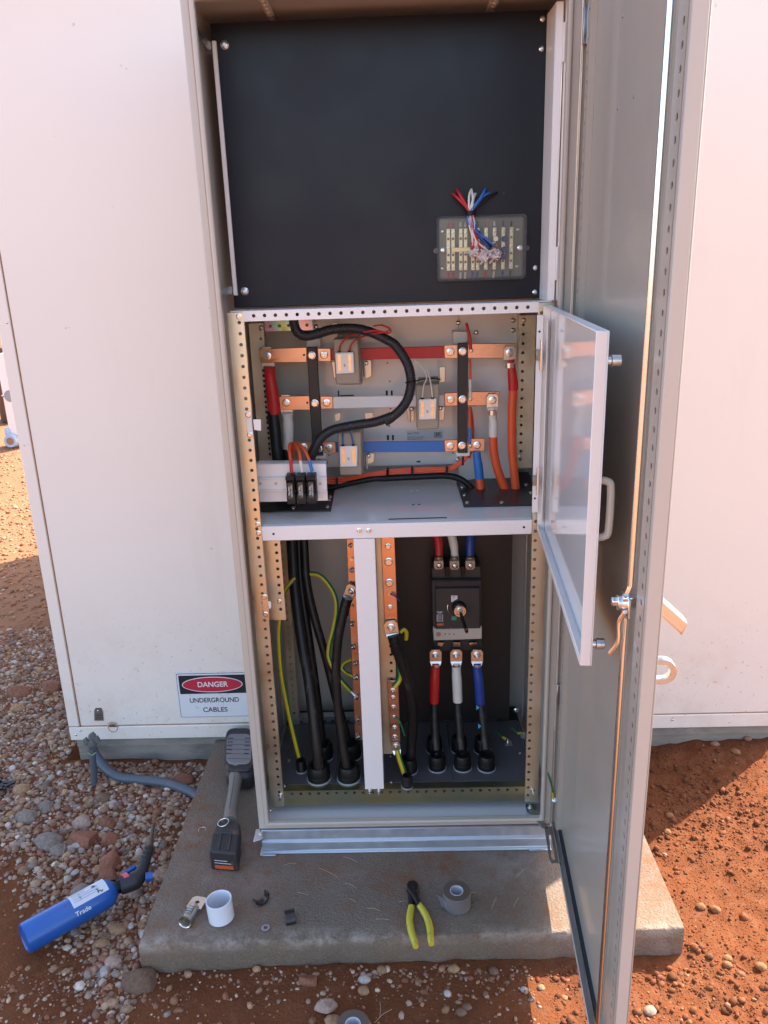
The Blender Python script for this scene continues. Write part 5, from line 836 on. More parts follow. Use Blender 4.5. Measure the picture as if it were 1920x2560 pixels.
obj('earth_channel', MB().perf(A('c7', 78, 300, .125) + V(0, 0, -.5) * 0, (1, 0, 0), (0, 0, 1), .001, .01, .0005, 1, .0001) if False else MB(), ZINC, cab) if False else None
q = quadpx('c7', ((58, 130), (190, 130), (205, 1718), (118, 1725)), .128); x0_, x1_ = (q[0].x + q[3].x) / 2 , (q[1].x + q[2].x) / 2
b = MB().perf((x0_, .128, q[3].z), (1, 0, 0), (0, 0, 1), x1_ - x0_, q[0].z - q[3].z, (x1_ - x0_) * .72, .025, .0042); b.box(x0_ - .001, x0_ + .001, .1285, .17, q[3].z, q[0].z).box(x1_ - .001, x1_ + .001, .1285, .17, q[3].z, q[0].z); obj('earth_channel', b, ZINC, cab)
r_ = power('black cable lugged to the long earth bar beside the centre post', [A('c7', x, y, Y) for x, y, Y in ((186, 850, .105), (205, 930, .105), (235, 1020, .108), (290, 1180, .115), (322, 1350, .122), (330, 1500, .130), (318, 1680, .137), (308, 1820, .142))], .0142, k=8); lc = A('c7', 170, 785, .110); lug(r_, lc, V(.12, 0, -1), .037, ln=.020, barrel=.006); bolt('long', lc + V(0, -.0048, 0), .0108, r_); sleeve(r_, pth(('c7', 182, 845, .105), ('c7', 200, 905, .105), ('c7', 215, 980, .107)), .0158, BLACKP)
# green and yellow earth wires
def earth(label, P0, r=.0062, up=(1, -.4, .2), name='earth_wire'):
    P = spline(P0, 8); r_ = root(name, label, 'wire', P0[-1]); b = MB().tube(P, r, 16, stripes=[1] * 7 + [0] * 8 + [1], up=(0, -1, .25)); obj('jacket', b, [GREEN, YELL], r_); return r_
earth('long green and yellow earth wire at the far left of the lower bay', [A('c6', x, y, Y) for x, y, Y in ((345, 430, .27), (285, 500, .25), (250, 580, .22), (232, 745, .2), (228, 900, .195), (248, 1150, .185), (295, 1400, .175), (345, 1620, .166), (390, 1800, .162), (395, 1840, .162))], .0064)
r_ = earth('green and yellow earth wire arching behind the left cables to the earth bar', [A('c6', x, y, Y) for x, y, Y in ((430, 395, .31), (520, 405, .30), (590, 470, .29), (640, 560, .28), (652, 660, .27), (632, 790, .26), (600, 920, .25), (598, 1020, .24), (650, 1130, .22), (715, 1215, .20), (785, 1290, .175))], .0066)
obj('ring_terminal', MB().cyl(A('c6', 760, 1268, .178), A('c6', 795, 1300, .17), .0062, .0075, 12), TINNED, r_)
r_ = earth('short green and yellow earth wire looping onto the left earth bar', [A('c6', x, y, Y) for x, y, Y in ((770, 1030, .19), (720, 1050, .2), (695, 1090, .2), (730, 1130, .19), (790, 1155, .172))], .0052)
r_ = earth('short green and yellow earth wire below the low earth bar', [A('c7', x, y, Y) for x, y, Y in ((212, 1690, .105), (232, 1760, .10), (262, 1850, .094), (288, 1930, .09))], .0074, up=(-1, -.4, .2)); lc = A('c7', 205, 1662, .1085); lug(r_, lc, V(.15, 0, -1), .0255, ln=.013, barrel=.004); bolt('stud', lc + V(0, -.0045, 0), .0088, r_)
earth('green and yellow earth wire curling up behind the black earth cable', [A('c7', x, y, Y) for x, y, Y in ((188, 1235, .105), (222, 1195, .11), (236, 1150, .12), (228, 1080, .135), (222, 1010, .15))], .0072)
earth('green earth wire loop showing behind the lugged cable', [A('c7', x, y, Y) for x, y, Y in ((235, 830, .14), (262, 806, .145), (283, 830, .15), (280, 880, .155))], .0058)
for lab_, pts, mt in (('thin purple wire on the brass screw of the long earth bar', ((165, 548, .11), (190, 555, .105), (215, 575, .11), (232, 600, .13)), PURP), ('thin green wire on a bolt of the low earth bar', ((196, 1455, .108), (225, 1475, .102), (248, 1520, .104), (270, 1590, .115)), GREEN)): wire('bonding_wire', lab_, pth(*[('c7', *p) for p in pts]), .0022, mt)
for lab_, x, y, x2, y2 in (('yellow ended earth tail bolted to the floor plate', 1030, 1640, 990, 1600), ('second yellow ended earth tail near the right rear of the floor plate', 1150, 1588, 1105, 1572)):
    p_ = Z('c7', x, y, GP); q_ = Z('c7', x2, y2, GP + .02); r_ = root('floor_earth_tail', lab_, 'wire', p_); obj('crimp_sleeve', MB().cyl(p_.lerp(q_, .35) + V(0, 0, .006), q_, .0042, .0036, 10), YELL, r_); obj('tail', MB().tube(spline([q_, q_ + V(-.012, .016, .004), q_ + V(-.016, .03, -.004)], 4), .0022, 8), GREEN, r_); obj('tab', MB().prism([p_ + V(-.012, -.022, .001), p_ + V(.012, -.022, .001), p_ + V(.012, .006, .001), p_ + V(-.012, .006, .001)], (0, 0, .002)), STEEL, r_); bolt('long', p_ + V(0, 0, .003), .005, r_, (0, 0, 1))
# ================================================================== THINGS LYING AROUND THE SLAB
ST = -.07
def gz(p): return gheight(p.x, p.y)
# --- gas torch on the gravel
zt = GZ + .052
a, b_ = Z('d2', 140, 872, zt), Z('d2', 672, 578, zt); ax = (b_ - a).normalized(); L_ = (b_ - a).length; r = .0385
tr = root('gas_torch', 'blue gas torch cylinder with black burner head lying on the gravel', 'blow torch', a + V(0, 0, -r))
obj('gas_cylinder', MB().lathe(a, ax, [(.004, 0), (.003, r * .72), (0, r * .80), (.002, r * .96), (.006, r), (L_ * .86, r), (L_ * .93, r * .94), (L_ * .98, r * .78), (L_ * 1.02, r * .52), (L_ * 1.03, r * .30), (L_ * 1.03, 0)], 36), TORCHB, tr)
sd_ = ax.cross(V(0, 0, 1)).normalized(); up_ = sd_.cross(ax).normalized()
def wrap(s_, th, rr): return a + ax * s_ + (up_ * math.cos(th) + sd_ * math.sin(th)) * rr
b = MB(); nn = 16; s0, s1 = L_ * .52, L_ * .92
vs = [wrap(s, -1.25 + 1.95 * i / nn, r + .0005) for s in (s0, s1) for i in range(nn + 1)]; b.add(vs, [(i, i + 1, nn + 2 + i, nn + 1 + i) for i in range(nn)]); obj('paper_label', b, PAPER, tr)
for k in range(9):
    b = MB(); th = -1.0 + k * .17; e = s0 + (s1 - s0) * random.uniform(.45, .9); n2 = 8; vs = [wrap(s0 + .006 + (e - s0 - .012) * i / n2, th + dth, r + .0009) for dth in (0, .035) for i in range(n2 + 1)]; b.add(vs, [(i, i + 1, n2 + 2 + i, n2 + 1 + i) for i in range(n2)]); obj('print_line', b, M('label_print', (.30, .30, .36), .6, var=.4, vs=300), tr)
text('lettering', 'Trade', (0, 0, 0), .0165, WPRINT, tr, warp=lambda p: wrap(L_ * .60 + p.x, 1.12 - p.y / r, r + .0007))
n0 = a + ax * L_; hd = (Z('d2', 770, 525, zt) - n0).normalized()
obj('neck', MB().cyl(n0 + ax * .004, n0 + ax * .026, .016, n=20).cyl(n0 + ax * .012, n0 + ax * .02, .019, n=20), BLACKP, tr)
hp = spline([n0 + ax * .020, Z('d2', 800, 525, zt), Z('d2', 838, 470, zt + .004), Z('d2', 862, 400, zt + .008), Z('d2', 884, 335, zt + .01)], 7)
obj('burner_body', MB().tube(hp, list(np.interp(np.linspace(0, 1, len(hp)), [0, .25, .5, .75, 1], [.024, .023, .0175, .0150, .0135])), 18), M('burner_black', (.022, .020, .022), .5, var=.15), tr)
obj('nozzle', MB().tube([hp[-1], Z('d2', 890, 300, zt + .012), Z('d2', 898, 255, zt + .014), Z('d2', 908, 195, zt + .016)], [.0115, .0085, .0058, .0056], 14), M('nozzle_brown_steel', (.16, .11, .085), .5, .7, var=.2), tr)
b = MB(); hdir = (hp[-1] - hp[-12]).normalized(); sdir = hdir.cross(V(0, 0, 1)).normalized()
for i in range(4):
    for j in (-.5, .5): c_ = hp[-12 + i * 3] + sdir * .006 * j * 1.6 + V(0, 0, .0150 - i * .0004); b.obox(c_, hdir * .0022, sdir * .0020, (0, 0, .0012))
obj('vent_slots', b, INK, tr)
obj('gas_knob', MB().cyl(Z('d2', 862, 505, zt + .002), Z('d2', 905, 500, zt), .0125, .0118, 14), TORCHB, tr); obj('igniter_button', MB().obox(Z('d2', 770, 462, zt + .012), hd * .018, (hd.cross(V(0, 0, 1))) * .006, (0, 0, .006)), TORCHB, tr, .003)
obj('pink_strap', MB().cyl(n0 + ax * .030, n0 + ax * .044, .0248, n=22), PINK, tr)
# --- battery crimping tool on the slab beside the cabinet
cr = root('crimping_tool', 'grey battery crimping tool lying on the slab against the cabinet side', 'power tool', Z('d3', 270, 1360, ST))
bt = [Z('d3', x, y, ST + .062) for x, y in ((180, 1078), (425, 1092), (400, 1262), (150, 1240))]; bb_ = [V(p.x, p.y, ST + .001) for p in bt]
obj('battery_pack', MB().hexa([bb_[3], bb_[2], bb_[1], bb_[0], bt[3], bt[2], bt[1], bt[0]]), TOOLD, cr, .006, seg=3)
e0, e1_ = bt[3].lerp(bt[2], .16), bt[3].lerp(bt[2], .82); u_ = (bt[2] - bt[3]).normalized(); nf = u_.cross(V(0, 0, 1))
obj('battery_label', MB().hexa([e0 + nf * .0004 - V(0, 0, .055), e1_ + nf * .0004 - V(0, 0, .055), e1_ - nf * .002 - V(0, 0, .055), e0 - nf * .002 - V(0, 0, .055), e0 + nf * .0004 - V(0, 0, .044), e1_ + nf * .0004 - V(0, 0, .044), e1_ - nf * .002 - V(0, 0, .044), e0 - nf * .002 - V(0, 0, .044)]), RIPP, cr)
for dz_, w_ in ((.036, .9), (.028, .7)): obj('label_line', MB().hexa([e0 + nf * .0004 - V(0, 0, dz_ + .0015), e0.lerp(e1_, w_) + nf * .0004 - V(0, 0, dz_ + .0015), e0.lerp(e1_, w_) - nf * .002 - V(0, 0, dz_ + .0015), e0 - nf * .002 - V(0, 0, dz_ + .0015), e0 + nf * .0004 - V(0, 0, dz_), e0.lerp(e1_, w_) + nf * .0004 - V(0, 0, dz_), e0.lerp(e1_, w_) - nf * .002 - V(0, 0, dz_), e0 - nf * .002 - V(0, 0, dz_)]), WPRINT, cr)
for f in (.33, .68): p0, p1 = bt[0].lerp(bt[1], f), bt[3].lerp(bt[2], f); obj('battery_rib', MB().obox(p0.lerp(p1, .45) + V(0, 0, .001), (p1 - p0) * .42, u_ * .003, (0, 0, .002)), M('rib_gloss', (.035, .03, .035), .25), cr, .001)
ct_ = [Z('d3', x, y, ST + .066) for x, y in ((222, 962), (430, 985), (424, 1088), (190, 1074))]; cb_ = [V(p.x, p.y, ST + .012) for p in ct_]; obj('battery_foot', MB().hexa([cb_[3], cb_[2], cb_[1], cb_[0], ct_[3], ct_[2], ct_[1], ct_[0]]), TOOLD, cr, .008, seg=3)
hpth = spline([Z('d3', 340, 985, ST + .045), Z('d3', 345, 890, ST + .042), Z('d3', 362, 780, ST + .042), Z('d3', 378, 680, ST + .043), Z('d3', 392, 590, ST + .046), Z('d3', 402, 520, ST + .050)], 5)
hr = list(np.interp(np.linspace(0, 1, len(hpth)), [0, .15, .5, .7, .85, 1], [.0215, .0185, .0175, .0190, .0235, .030])); obj('handle', MB().tube(hpth, hr, 20), TOOLG, cr); obj('handle_seam', MB().tube([p + V(-.001, 0, rr) for p, rr in zip(hpth[4:-4], hr[4:-4])], .0008, 6), TOOLD, cr)
def rrect_px(c, x0, x1, y0, y1, rr, z, sk=0): 
    pts = []
    for cx_, cy_, a0 in ((x1 - rr, y0 + rr, -90), (x1 - rr, y1 - rr, 0), (x0 + rr, y1 - rr, 90), (x0 + rr, y0 + rr, 180)):
        for i in range(5): t = math.radians(a0 + 90 * i / 4); pts.append(Z(c, cx_ + rr * math.cos(t) + sk * (cy_ - y1), cy_ + rr * math.sin(t), z))
    return pts
obj('tool_head', MB().prism(rrect_px('d3', 284, 556, 128, 556, 80, ST + .066, -.03), (0, 0, -.062)), TOOLD, cr, .016, seg=3)
obj('head_shell', MB().prism(rrect_px('d3', 290, 545, 140, 515, 64, ST + .076, -.03), (0, 0, -.012)), TOOLD, cr, .009, seg=3)
obj('grip_pad', MB().prism(rrect_px('d3', 304, 528, 192, 458, 50, ST + .0805, -.03), (0, 0, -.006)), TOOLP, cr, .004, seg=3)
for i in range(5):
    for xa_, xb_ in ((318, 368), (475, 520)): p0, p1 = Z('d3', xa_ - i * 3, 232 + i * 34, ST + .0811), Z('d3', xb_ - i * 4, 234 + i * 34, ST + .0811); obj('vent_slot', MB().obox((p0 + p1) / 2, (p1 - p0) / 2, (0, .0013, 0), (0, 0, .0006)), INK, cr)
    p0, p1 = Z('d3', 312, 245 + i * 42, ST + .0808), Z('d3', 520, 250 + i * 42, ST + .0808); obj('pad_groove', MB().obox((p0 + p1) / 2, (p1 - p0) / 2, (0, .0005, 0), (0, 0, .0003)), TOOLD, cr)
rg = Z('d3', 278, 985, ST + .070); b = MB(); b.tube([rg + V(math.cos(t) * .0150, math.sin(t) * .0150 * .95, .003 * math.sin(t + 1)) for t in [2 * math.pi * i / 26 for i in range(26)]] + [rg + V(.0150, 0, .003 * math.sin(1))], .0011, 8); obj('wire_ring', b, CHROME, cr)
# --- small items on the slab
rg = Z('d3', 92, 1052, ST + .002); o = obj('retaining_ring', MB().tube([rg + V(math.cos(t) * .0105, math.sin(t) * .0105, .001) for t in [-.6 + 4.6 * i / 22 for i in range(23)]], .0009, 8), STEEL, base=rg); tag(o, 'small open steel wire ring lying left of the crimping tool', 'wire ring')
lp0, lp1 = Z('d2', 1170, 655, ST + .012), Z('d2', 1092, 772, ST + .017); ld = (lp1 - lp0).normalized(); ls = ld.cross(V(0, 0, 1)).normalized(); lu = ls.cross(ld)
lg_ = root('cable_lug', 'tinned cable lug with stamped barrel lying left of the white pipe ring', 'cable lug', Z('d2', 1098, 790, ST))
w_, hl = .0200, .0065; po, pi_ = [], []
N1 = 24
for i in range(N1):
    t = 2 * math.pi * i / N1; c_, s_ = math.cos(t), math.sin(t); k = 1 / max(abs(c_), abs(s_)) if c_ > 0 else 1 / max(abs(c_) * 1.0, abs(s_)) * .96 ** 2
    if c_ < 0: k = min(1 / max(abs(c_), abs(s_)), 1.16)
    po.append(lp0 + ld * c_ * k * w_ + ls * s_ * k * w_); pi_.append(lp0 + ld * c_ * hl * .9 + ls * s_ * hl * .9)
vs = [p + lu * .002 for p in po + pi_] + [p - lu * .002 for p in po + pi_]; fs = []
for i in range(N1): j = (i + 1) % N1; fs += [(i, j, N1 + j, N1 + i), (2 * N1 + j, 2 * N1 + i, 3 * N1 + i, 3 * N1 + j), (j, i, 2 * N1 + i, 2 * N1 + j), (N1 + i, N1 + j, 3 * N1 + j, 3 * N1 + i)]
obj('palm', MB().add(vs, fs), TINNED, lg_, .0005)
p0 = lp0 + ld * w_ * .9; Lb = (lp1 - p0).length; R_ = .0152
obj('barrel', MB().tube([p0, p0 + ld * .006 + lu * .001, p0 + ld * .014 + lu * .001, p0 + ld * Lb * .9, p0 + ld * Lb], [.0140, .0145, R_ * .97, R_ * .97, R_ * 1.12], 24, caps=False).tube([p0 + ld * Lb, p0 + ld * (Lb - .002), p0 + ld * (Lb - .03)], [R_ * 1.12, R_ * .98, R_ * .72], 24, caps=False), M('lug_tin', (.72, .68, .61), .28, .95, var=.12, vs=40), lg_)
b = MB()
for k in range(4): 
    vs = []; s_ = .012 + k * .0075
    for dd in (0, .0022):
        for i in range(7): t = -.55 + 1.1 * i / 6; vs.append(p0 + ld * (s_ + dd) + lu * .001 + (lu * math.cos(t) + ls * math.sin(t)) * (R_ * .975 + .0002))
    b.add(vs, [(i, i + 1, 8 + i, 7 + i) for i in range(6)])
obj('stamped_marks', b, M('blue_stamp', (.16, .19, .28), .5), lg_)
# white pipe ring
c0 = Z('d3', 264, 1832, ST); R_ = .0318; h_ = .054; tl_ = V(-.05, .02, 1).normalized()
o = obj('pipe_ring', MB().lathe(c0 + V(0, 0, .0015), tl_, [(0, R_ - .0022), (0, R_), (h_, R_), (h_, R_ - .0022), (0, R_ - .0022)], 48), PVCW, base=c0); tag(o, 'white plastic pipe ring standing on the slab', 'pipe ring')
# crimp dies
def die(label, c, R1, R0, half, face, up, lng, ridge):
    """half shell of outer radius R1, bore R0, along axis face"""
    r_ = root('crimp_die', label, 'crimp die', V(c.x, c.y, ST)); f, u = Vector(face).normalized(), Vector(up).normalized(); u = (u - f * u.dot(f)).normalized(); s = f.cross(u); n = 14; oo = []; ii = []
    for i in range(n + 1): t = math.pi * i / n; oo.append(s * math.cos(t) * R1 - u * math.sin(t) * R1); ii.append(s * math.cos(t) * R0 - u * math.sin(t) * R0)
    vs = [c + p + f * e for e in (-lng / 2, lng / 2) for p in oo + ii]; k = n + 1; fs = []
    for i in range(n): fs += [(i + 1, i, 2 * k + i, 2 * k + i + 1), (k + i, k + i + 1, 3 * k + i + 1, 3 * k + i), (i, i + 1, k + i + 1, k + i), (2 * k + i + 1, 2 * k + i, 3 * k + i, 3 * k + i + 1)]
    fs += [(0, k, 3 * k, 2 * k), (k + n, n, 2 * k + n, 3 * k + n)]; obj('die_shell', MB().add(vs, fs), M('blackened_tool_steel', (.06, .05, .047), .34, .8, var=.25, vs=60), r_, .0008)
    vs = [c + p * 1.004 + f * e for e in (-.0012, .0012) for p in oo]; b = MB().add(vs, [(i + 1, i, k + i, k + i + 1) for i in range(n)]); obj('die_groove', b, INK, r_)
die('black half round crimp die lying open side up', Z('d3', 610, 1640, ST + .020), .0205, .0150, None, (.55, -.75, .25), (-.35, .1, 1), .021, True)
die('black half round crimp die lying hollow side down', Z('d3', 875, 1840, ST + .004), .0205, .0150, None, (.95, .25, .0), (0, .05, -1), .0245, True)
c0 = Z('d3', 657, 1930, ST); o = obj('washer', MB().lathe(c0 + V(0, 0, .0004), (0, 0, 1), [(0, .0055), (0, .0102), (.002, .0102), (.002, .0055), (0, .0055)], 26), M('washer_zinc', (.42, .44, .46), .4, .9), base=c0); tag(o, 'steel washer lying flat between the two crimp dies', 'washer')
# side cutters
pz = ST + .010; cu = root('side_cutters', 'black side cutting pliers with yellow grips lying at the slab edge', 'pliers', Z('d4', 440, 860, ST))
hd_ = [Z('d4', x, y, pz + .004) for x, y in ((388, 690), (405, 668), (440, 662), (470, 672), (483, 700), (484, 740), (470, 790), (440, 815), (408, 790), (392, 745))]; obj('jaws', MB().prism(hd_, (0, 0, -.011)), M('forged_black', (.022, .016, .015), .45, .4, var=.2), cu, .002, seg=2)
def limb(pts, rad, m, name, zz): P = spline([Z('d4', x, y, zz) for x, y in pts], 7); return obj(name, MB().tube(P, list(np.interp(np.linspace(0, 1, len(P)), np.linspace(0, 1, len(rad)), rad)), 14), m, cu)
FB_ = MATS['forged_black']
limb(((462, 740), (432, 800), (425, 850), (426, 895)), (.010, .010, .0075, .0072), FB_, 'shank', pz); limb(((412, 740), (448, 790), (476, 840), (492, 880)), (.010, .010, .0080, .0072), FB_, 'shank', pz + .003)
limb(((427, 885), (414, 960), (414, 1030), (432, 1110), (456, 1180), (462, 1218)), (.0082, .0088, .0088, .0086, .0084, .0070), YGRIP, 'grip', pz); limb(((488, 868), (525, 920), (560, 990), (580, 1070), (585, 1140), (592, 1196)), (.0082, .0088, .0088, .0086, .0084, .0070), YGRIP, 'grip', pz + .002)
obj('pivot', MB().lathe(Z('d4', 440, 770, pz + .0045), (0, 0, 1), [(0, .0072), (.002, .0068), (.0025, .004), (.0025, 0)], 16), FB_, cu)
# tape rolls
def roll(label, c, R, h, loose):
    r_ = root('tape_roll', label, 'tape', c); obj('tape_winding', MB().lathe(c, (0, 0, 1), [(.0005, R * .48), (.0005, R), (h, R), (h, R * .48), (.0005, R * .48)], 48, mats=[1, 0, 1, 1]), [TAPE, TAPES], r_, .0008); obj('core', MB().lathe(c, (0, 0, 1), [(0, R * .44), (0, R * .478), (h + .0008, R * .478), (h + .0008, R * .44), (0, R * .44)], 36), TCORE, r_)
    if loose:
        b = MB()
        for k in range(5):
            t0 = math.radians(196 + k * 3); zz = h * (.80 - k * .10); pts = [c + V(math.cos(t0 + .5) * (R + .0006), math.sin(t0 + .5) * (R + .0006), zz - .012), c + V(math.cos(t0 + .2) * (R + .002), math.sin(t0 + .2) * (R + .002), zz - .004), c + V(math.cos(t0) * (R + .008), math.sin(t0) * (R + .006), zz), c + V(math.cos(t0 - .08) * (R + .016 - k * .002), math.sin(t0 - .08) * (R + .010), zz + .003)]; b.tube(spline(pts, 5), .0013, 6)
        obj('frayed_tail', b, TAPE, r_)
roll('roll of grey duct tape standing on the slab beside the pliers', Z('d4', 802, 868, ST), .0352, .044, True)
c_ = atz((882, 2561), GZ + .048); roll('grey tape roll on the red soil in front of the slab, half cut off', V(c_.x, c_.y, GZ + .002), .0365, .046, False)
# --- grey conduit, capped pipe and black plastic pieces left of the slab
zc = GZ + .012
o = obj('grey_conduit', MB().tube(spline([Z('d1', 560, 560, zc + .06), Z('d1', 590, 615, zc + .035), Z('d1', 650, 690, zc + .012), Z('d1', 725, 738, zc + .006), Z('d1', 830, 752, zc + .006), Z('d1', 950, 765, zc + .006), Z('d1', 1060, 788, zc + .004), Z('d1', 1180, 838, zc), Z('d1', 1260, 900, zc - .01)], 7), .0155, 18), GREYPVC, base=Z('d1', 1180, 838, zc)); tag(o, 'grey plastic conduit curving along the footing to the slab', 'conduit')
pb = Z('d1', 573, 795, GZ + .0); yp = pb.y; pt_ = A('d1', 562, 560, yp)
sp = root('capped_pipe', 'grey pipe stub with clamp standing in the gravel before the footing', 'pipe', pb); obj('pipe', MB().tube([pb + V(0, 0, -.03), pt_], .0105, 18), GREYPVC, sp)
pk = A('d1', 565, 505, yp); b = MB().lathe(pk + V(0, 0, -.022), (0, 0, 1), [(0, 0), (0, .013), (.012, .016), (.020, .013), (.036, .0125), (.040, .008), (.040, 0)], 16)
obj('pipe_cap', b, M('weathered_grey', (.12, .12, .115), .7, var=.25, vs=40), sp, .001)
for dx, dz_ in ((-.019, -.004), (.018, .002), (.006, .016), (-.010, -.016)): obj('clamp_lug', MB().obox(pk + V(dx, -.008, dz_), (.007, 0, .004), (0, .006, 0), (-.004, 0, .011)), MATS['weathered_grey'], sp, .003, seg=2)
b = MB(); b.tube([A('d1', 540 + 40 * t, 590 + 14 * math.sin(t * 3), yp - .012) for t in np.linspace(0, 1.1, 12)], .0016, 6); obj('green_twine', b, M('pale_green_twine', (.25, .36, .20), .8), sp)
bs = root('plastic_stake', 'broken black plastic stake lying in the gravel at the left edge', 'stake', Z('d1', 40, 800, GZ + .01))
for (xa_, ya_, xb_, yb_, w2) in ((-60, 770, 92, 772, .007), (-40, 830, 70, 778, .006), (0, 760, 30, 815, .004)): p0, p1 = Z('d1', xa_, ya_, GZ + .022), Z('d1', xb_, yb_, GZ + .022); d_ = p1 - p0; obj('blade', MB().obox((p0 + p1) / 2, d_ / 2, d_.normalized().cross(V(0, 0, 1)) * w2, (0, 0, .003)), BLACKP, bs, .001)
# --- pieces of equipment far left, beyond the building
fp = Z('e7', 180, 1915, GZ); fy = fp.y
wp = root('white_equipment_post', 'pale painted steel upright with oval plate beyond the left wall edge', 'post', A('e7', 220, 1690, fy)); xl = A('e7', 82, 1250, fy).x; xr = A('e7', 520, 1250, fy).x; zt_, zb_ = A('e7', 20, 192, fy).z, A('e7', 220, 1690, fy).z
obj('upright', MB().box(xl, xr, fy + .02, fy + .22, zb_, zt_), WHITE, wp, .006); obj('oval_plate', MB().lathe(A('e7', 185, 960, fy + .02), (0, -1, 0), [(0, .058), (.006, .056), (.006, 0)], 24), M('plate_grey', (.30, .29, .30), .5), wp); obj('leg', MB().box(xl + .05, xl + .09, fy + .1, fy + .14, GZ - .02, zb_ + .001).box(xr - .09, xr - .05, fy + .1, fy + .14, GZ - .02, zb_ + .001), GALV, wp)
fc = A('e7', 182, 1795, fy - .03); rr = (A('e7', 310, 1795, fy).x - A('e7', 45, 1795, fy).x) / 2
fl_ = root('pipe_flange', 'pale blue round pipe flange with rusty centre on the ground at far left', 'flange', V(fc.x, fc.y, gheight(fc.x, fc.y))); obj('flange', MB().lathe(fc + V(0, .09, 0), (0, -1, 0), [(0, rr * .9), (.02, rr), (.07, rr), (.09, rr * .82), (.085, rr * .5), (.085, 0)], 30), M('pale_blue_paint', (.42, .50, .60), .5, var=.1), fl_); obj('rusty_centre', MB().lathe(fc + V(0, .0045, 0), (0, -1, 0), [(0, rr * .5), (.006, rr * .48), (.002, 0)], 24), RUSTP, fl_); obj('neck', MB().box(fc.x - rr * .75, fc.x - rr * .1, fc.y + .02, fc.y + .08, fc.z + rr * .75, fc.z + rr * 1.75), MATS['pale_blue_paint'], fl_, .01)
dr = A('e7', -70, 1195, fy + .9); gd = gheight(dr.x, dr.y); 
o = obj('rusty_drum', MB().lathe(V(dr.x - .05, fy + 1.6, gd), (0, 0, 1), [(0, 0), (0, .24), (.02, .25), (.5, .25), (.51, .255), (.52, .25), (.85, .25), (.85, 0)], 28), M('dark_rust', (.14, .06, .03), .8, var=.4, vs=12), base=V(dr.x - .05, fy + 1.6, gd)); tag(o, 'dark rusty drum standing behind the pale upright', 'drum')

# ================================================================== STONES
import bmesh
def ico(sub):
    bm = bmesh.new(); bmesh.ops.create_icosphere(bm, subdivisions=sub, radius=1); bm.verts.ensure_lookup_table(); v = np.array([p.co[:] for p in bm.verts]); f = np.array([[q.index for q in t.verts] for t in bm.faces]); bm.free(); return v, f
def variants(sub, k, rough, ang=0.0):
    v, f = ico(sub); out = []
    for i in range(k):
        o = Vector((i * 7.3, i * 3.1, i)); h = np.array([1 + rough * noise.noise(Vector(p) * 1.1 + o) + rough * .5 * noise.noise(Vector(p) * 2.6 + o) for p in v]); w_ = v * h[:, None]
        if ang:
            for _ in range(7): n = rng.normal(size=3); n /= np.linalg.norm(n); d = w_ @ n; c = rng.uniform(.55, .8); w_ = w_ - np.outer(np.maximum(d - c, 0) * ang, n)
        out.append(w_)
    return out, f
def rots(n):
    q = rng.normal(size=(n, 4)); q /= np.linalg.norm(q, axis=1)[:, None]; a, b, c, d = q.T
    return np.stack([np.stack([1 - 2 * (c * c + d * d), 2 * (b * c - a * d), 2 * (b * d + a * c)], -1), np.stack([2 * (b * c + a * d), 1 - 2 * (b * b + d * d), 2 * (c * d - a * b)], -1), np.stack([2 * (b * d - a * c), 2 * (c * d + a * b), 1 - 2 * (b * b + c * c)], -1)], 1)
PAL = np.array([(.46, .36, .28), (.36, .22, .14), (.26, .10, .055), (.21, .080, .045), (.17, .115, .09), (.30, .165, .10), (.56, .47, .39), (.25, .20, .175), (.40, .24, .13), (.22, .11, .065)]); PW = np.array([.13, .16, .12, .09, .09, .12, .06, .07, .08, .08])
def make_stones(name, P, Rr, sub, rough, mat, cols=None, flat=.62, base=None, ang=0.0, k=10):
    n = len(P); vs, f = variants(sub, k, rough, ang); idx = rng.integers(0, k, n); s = np.stack([rng.uniform(.85, 1.3, n), rng.uniform(.7, 1.0, n), rng.uniform(flat * .8, flat * 1.3, n)], -1) * Rr[:, None]
    tilt = rots(n); az = rng.uniform(0, 2 * math.pi, n); Rz = np.zeros((n, 3, 3)); Rz[:, 0, 0] = np.cos(az); Rz[:, 0, 1] = -np.sin(az); Rz[:, 1, 0] = np.sin(az); Rz[:, 1, 1] = np.cos(az); Rz[:, 2, 2] = 1
    tx, ty = rng.normal(0, .28, n), rng.normal(0, .28, n); Rx = np.zeros((n, 3, 3)); Rx[:, 0, 0] = 1; Rx[:, 1, 1] = np.cos(tx); Rx[:, 1, 2] = -np.sin(tx); Rx[:, 2, 1] = np.sin(tx); Rx[:, 2, 2] = np.cos(tx)
    Rm = Rz @ Rx; base_v = np.stack(vs)[idx]; allv = np.einsum('nij,nvj->nvi', Rm, base_v * s[:, None, :]) + P[:, None, :]
    nv = allv.shape[1]; F = (f[None] + (np.arange(n) * nv)[:, None, None]).reshape(-1, 3); me = bpy.data.meshes.new(name); me.vertices.add(n * nv); me.vertices.foreach_set('co', allv.reshape(-1).astype(np.float32)); m = len(F)
    me.loops.add(m * 3); me.loops.foreach_set('vertex_index', F.reshape(-1).astype(np.int32)); me.polygons.add(m); me.polygons.foreach_set('loop_start', np.arange(0, m * 3, 3, dtype=np.int32)); me.polygons.foreach_set('loop_total', np.full(m, 3, dtype=np.int32)); me.update(calc_edges=True); me.polygons.foreach_set('use_smooth', np.ones(m, dtype=bool))
    if cols is not None:
        at_ = me.attributes.new('stone_colour', 'FLOAT_COLOR', 'POINT'); c4 = np.ones((n, nv, 4), dtype=np.float32); c4[:, :, :3] = cols[:, None, :]; at_.data.foreach_set('color', c4.reshape(-1))
    me.materials.append(mat); o = bpy.data.objects.new(name, me); COL.objects.link(o); return o
DUST = np.array([.30, .185, .120])
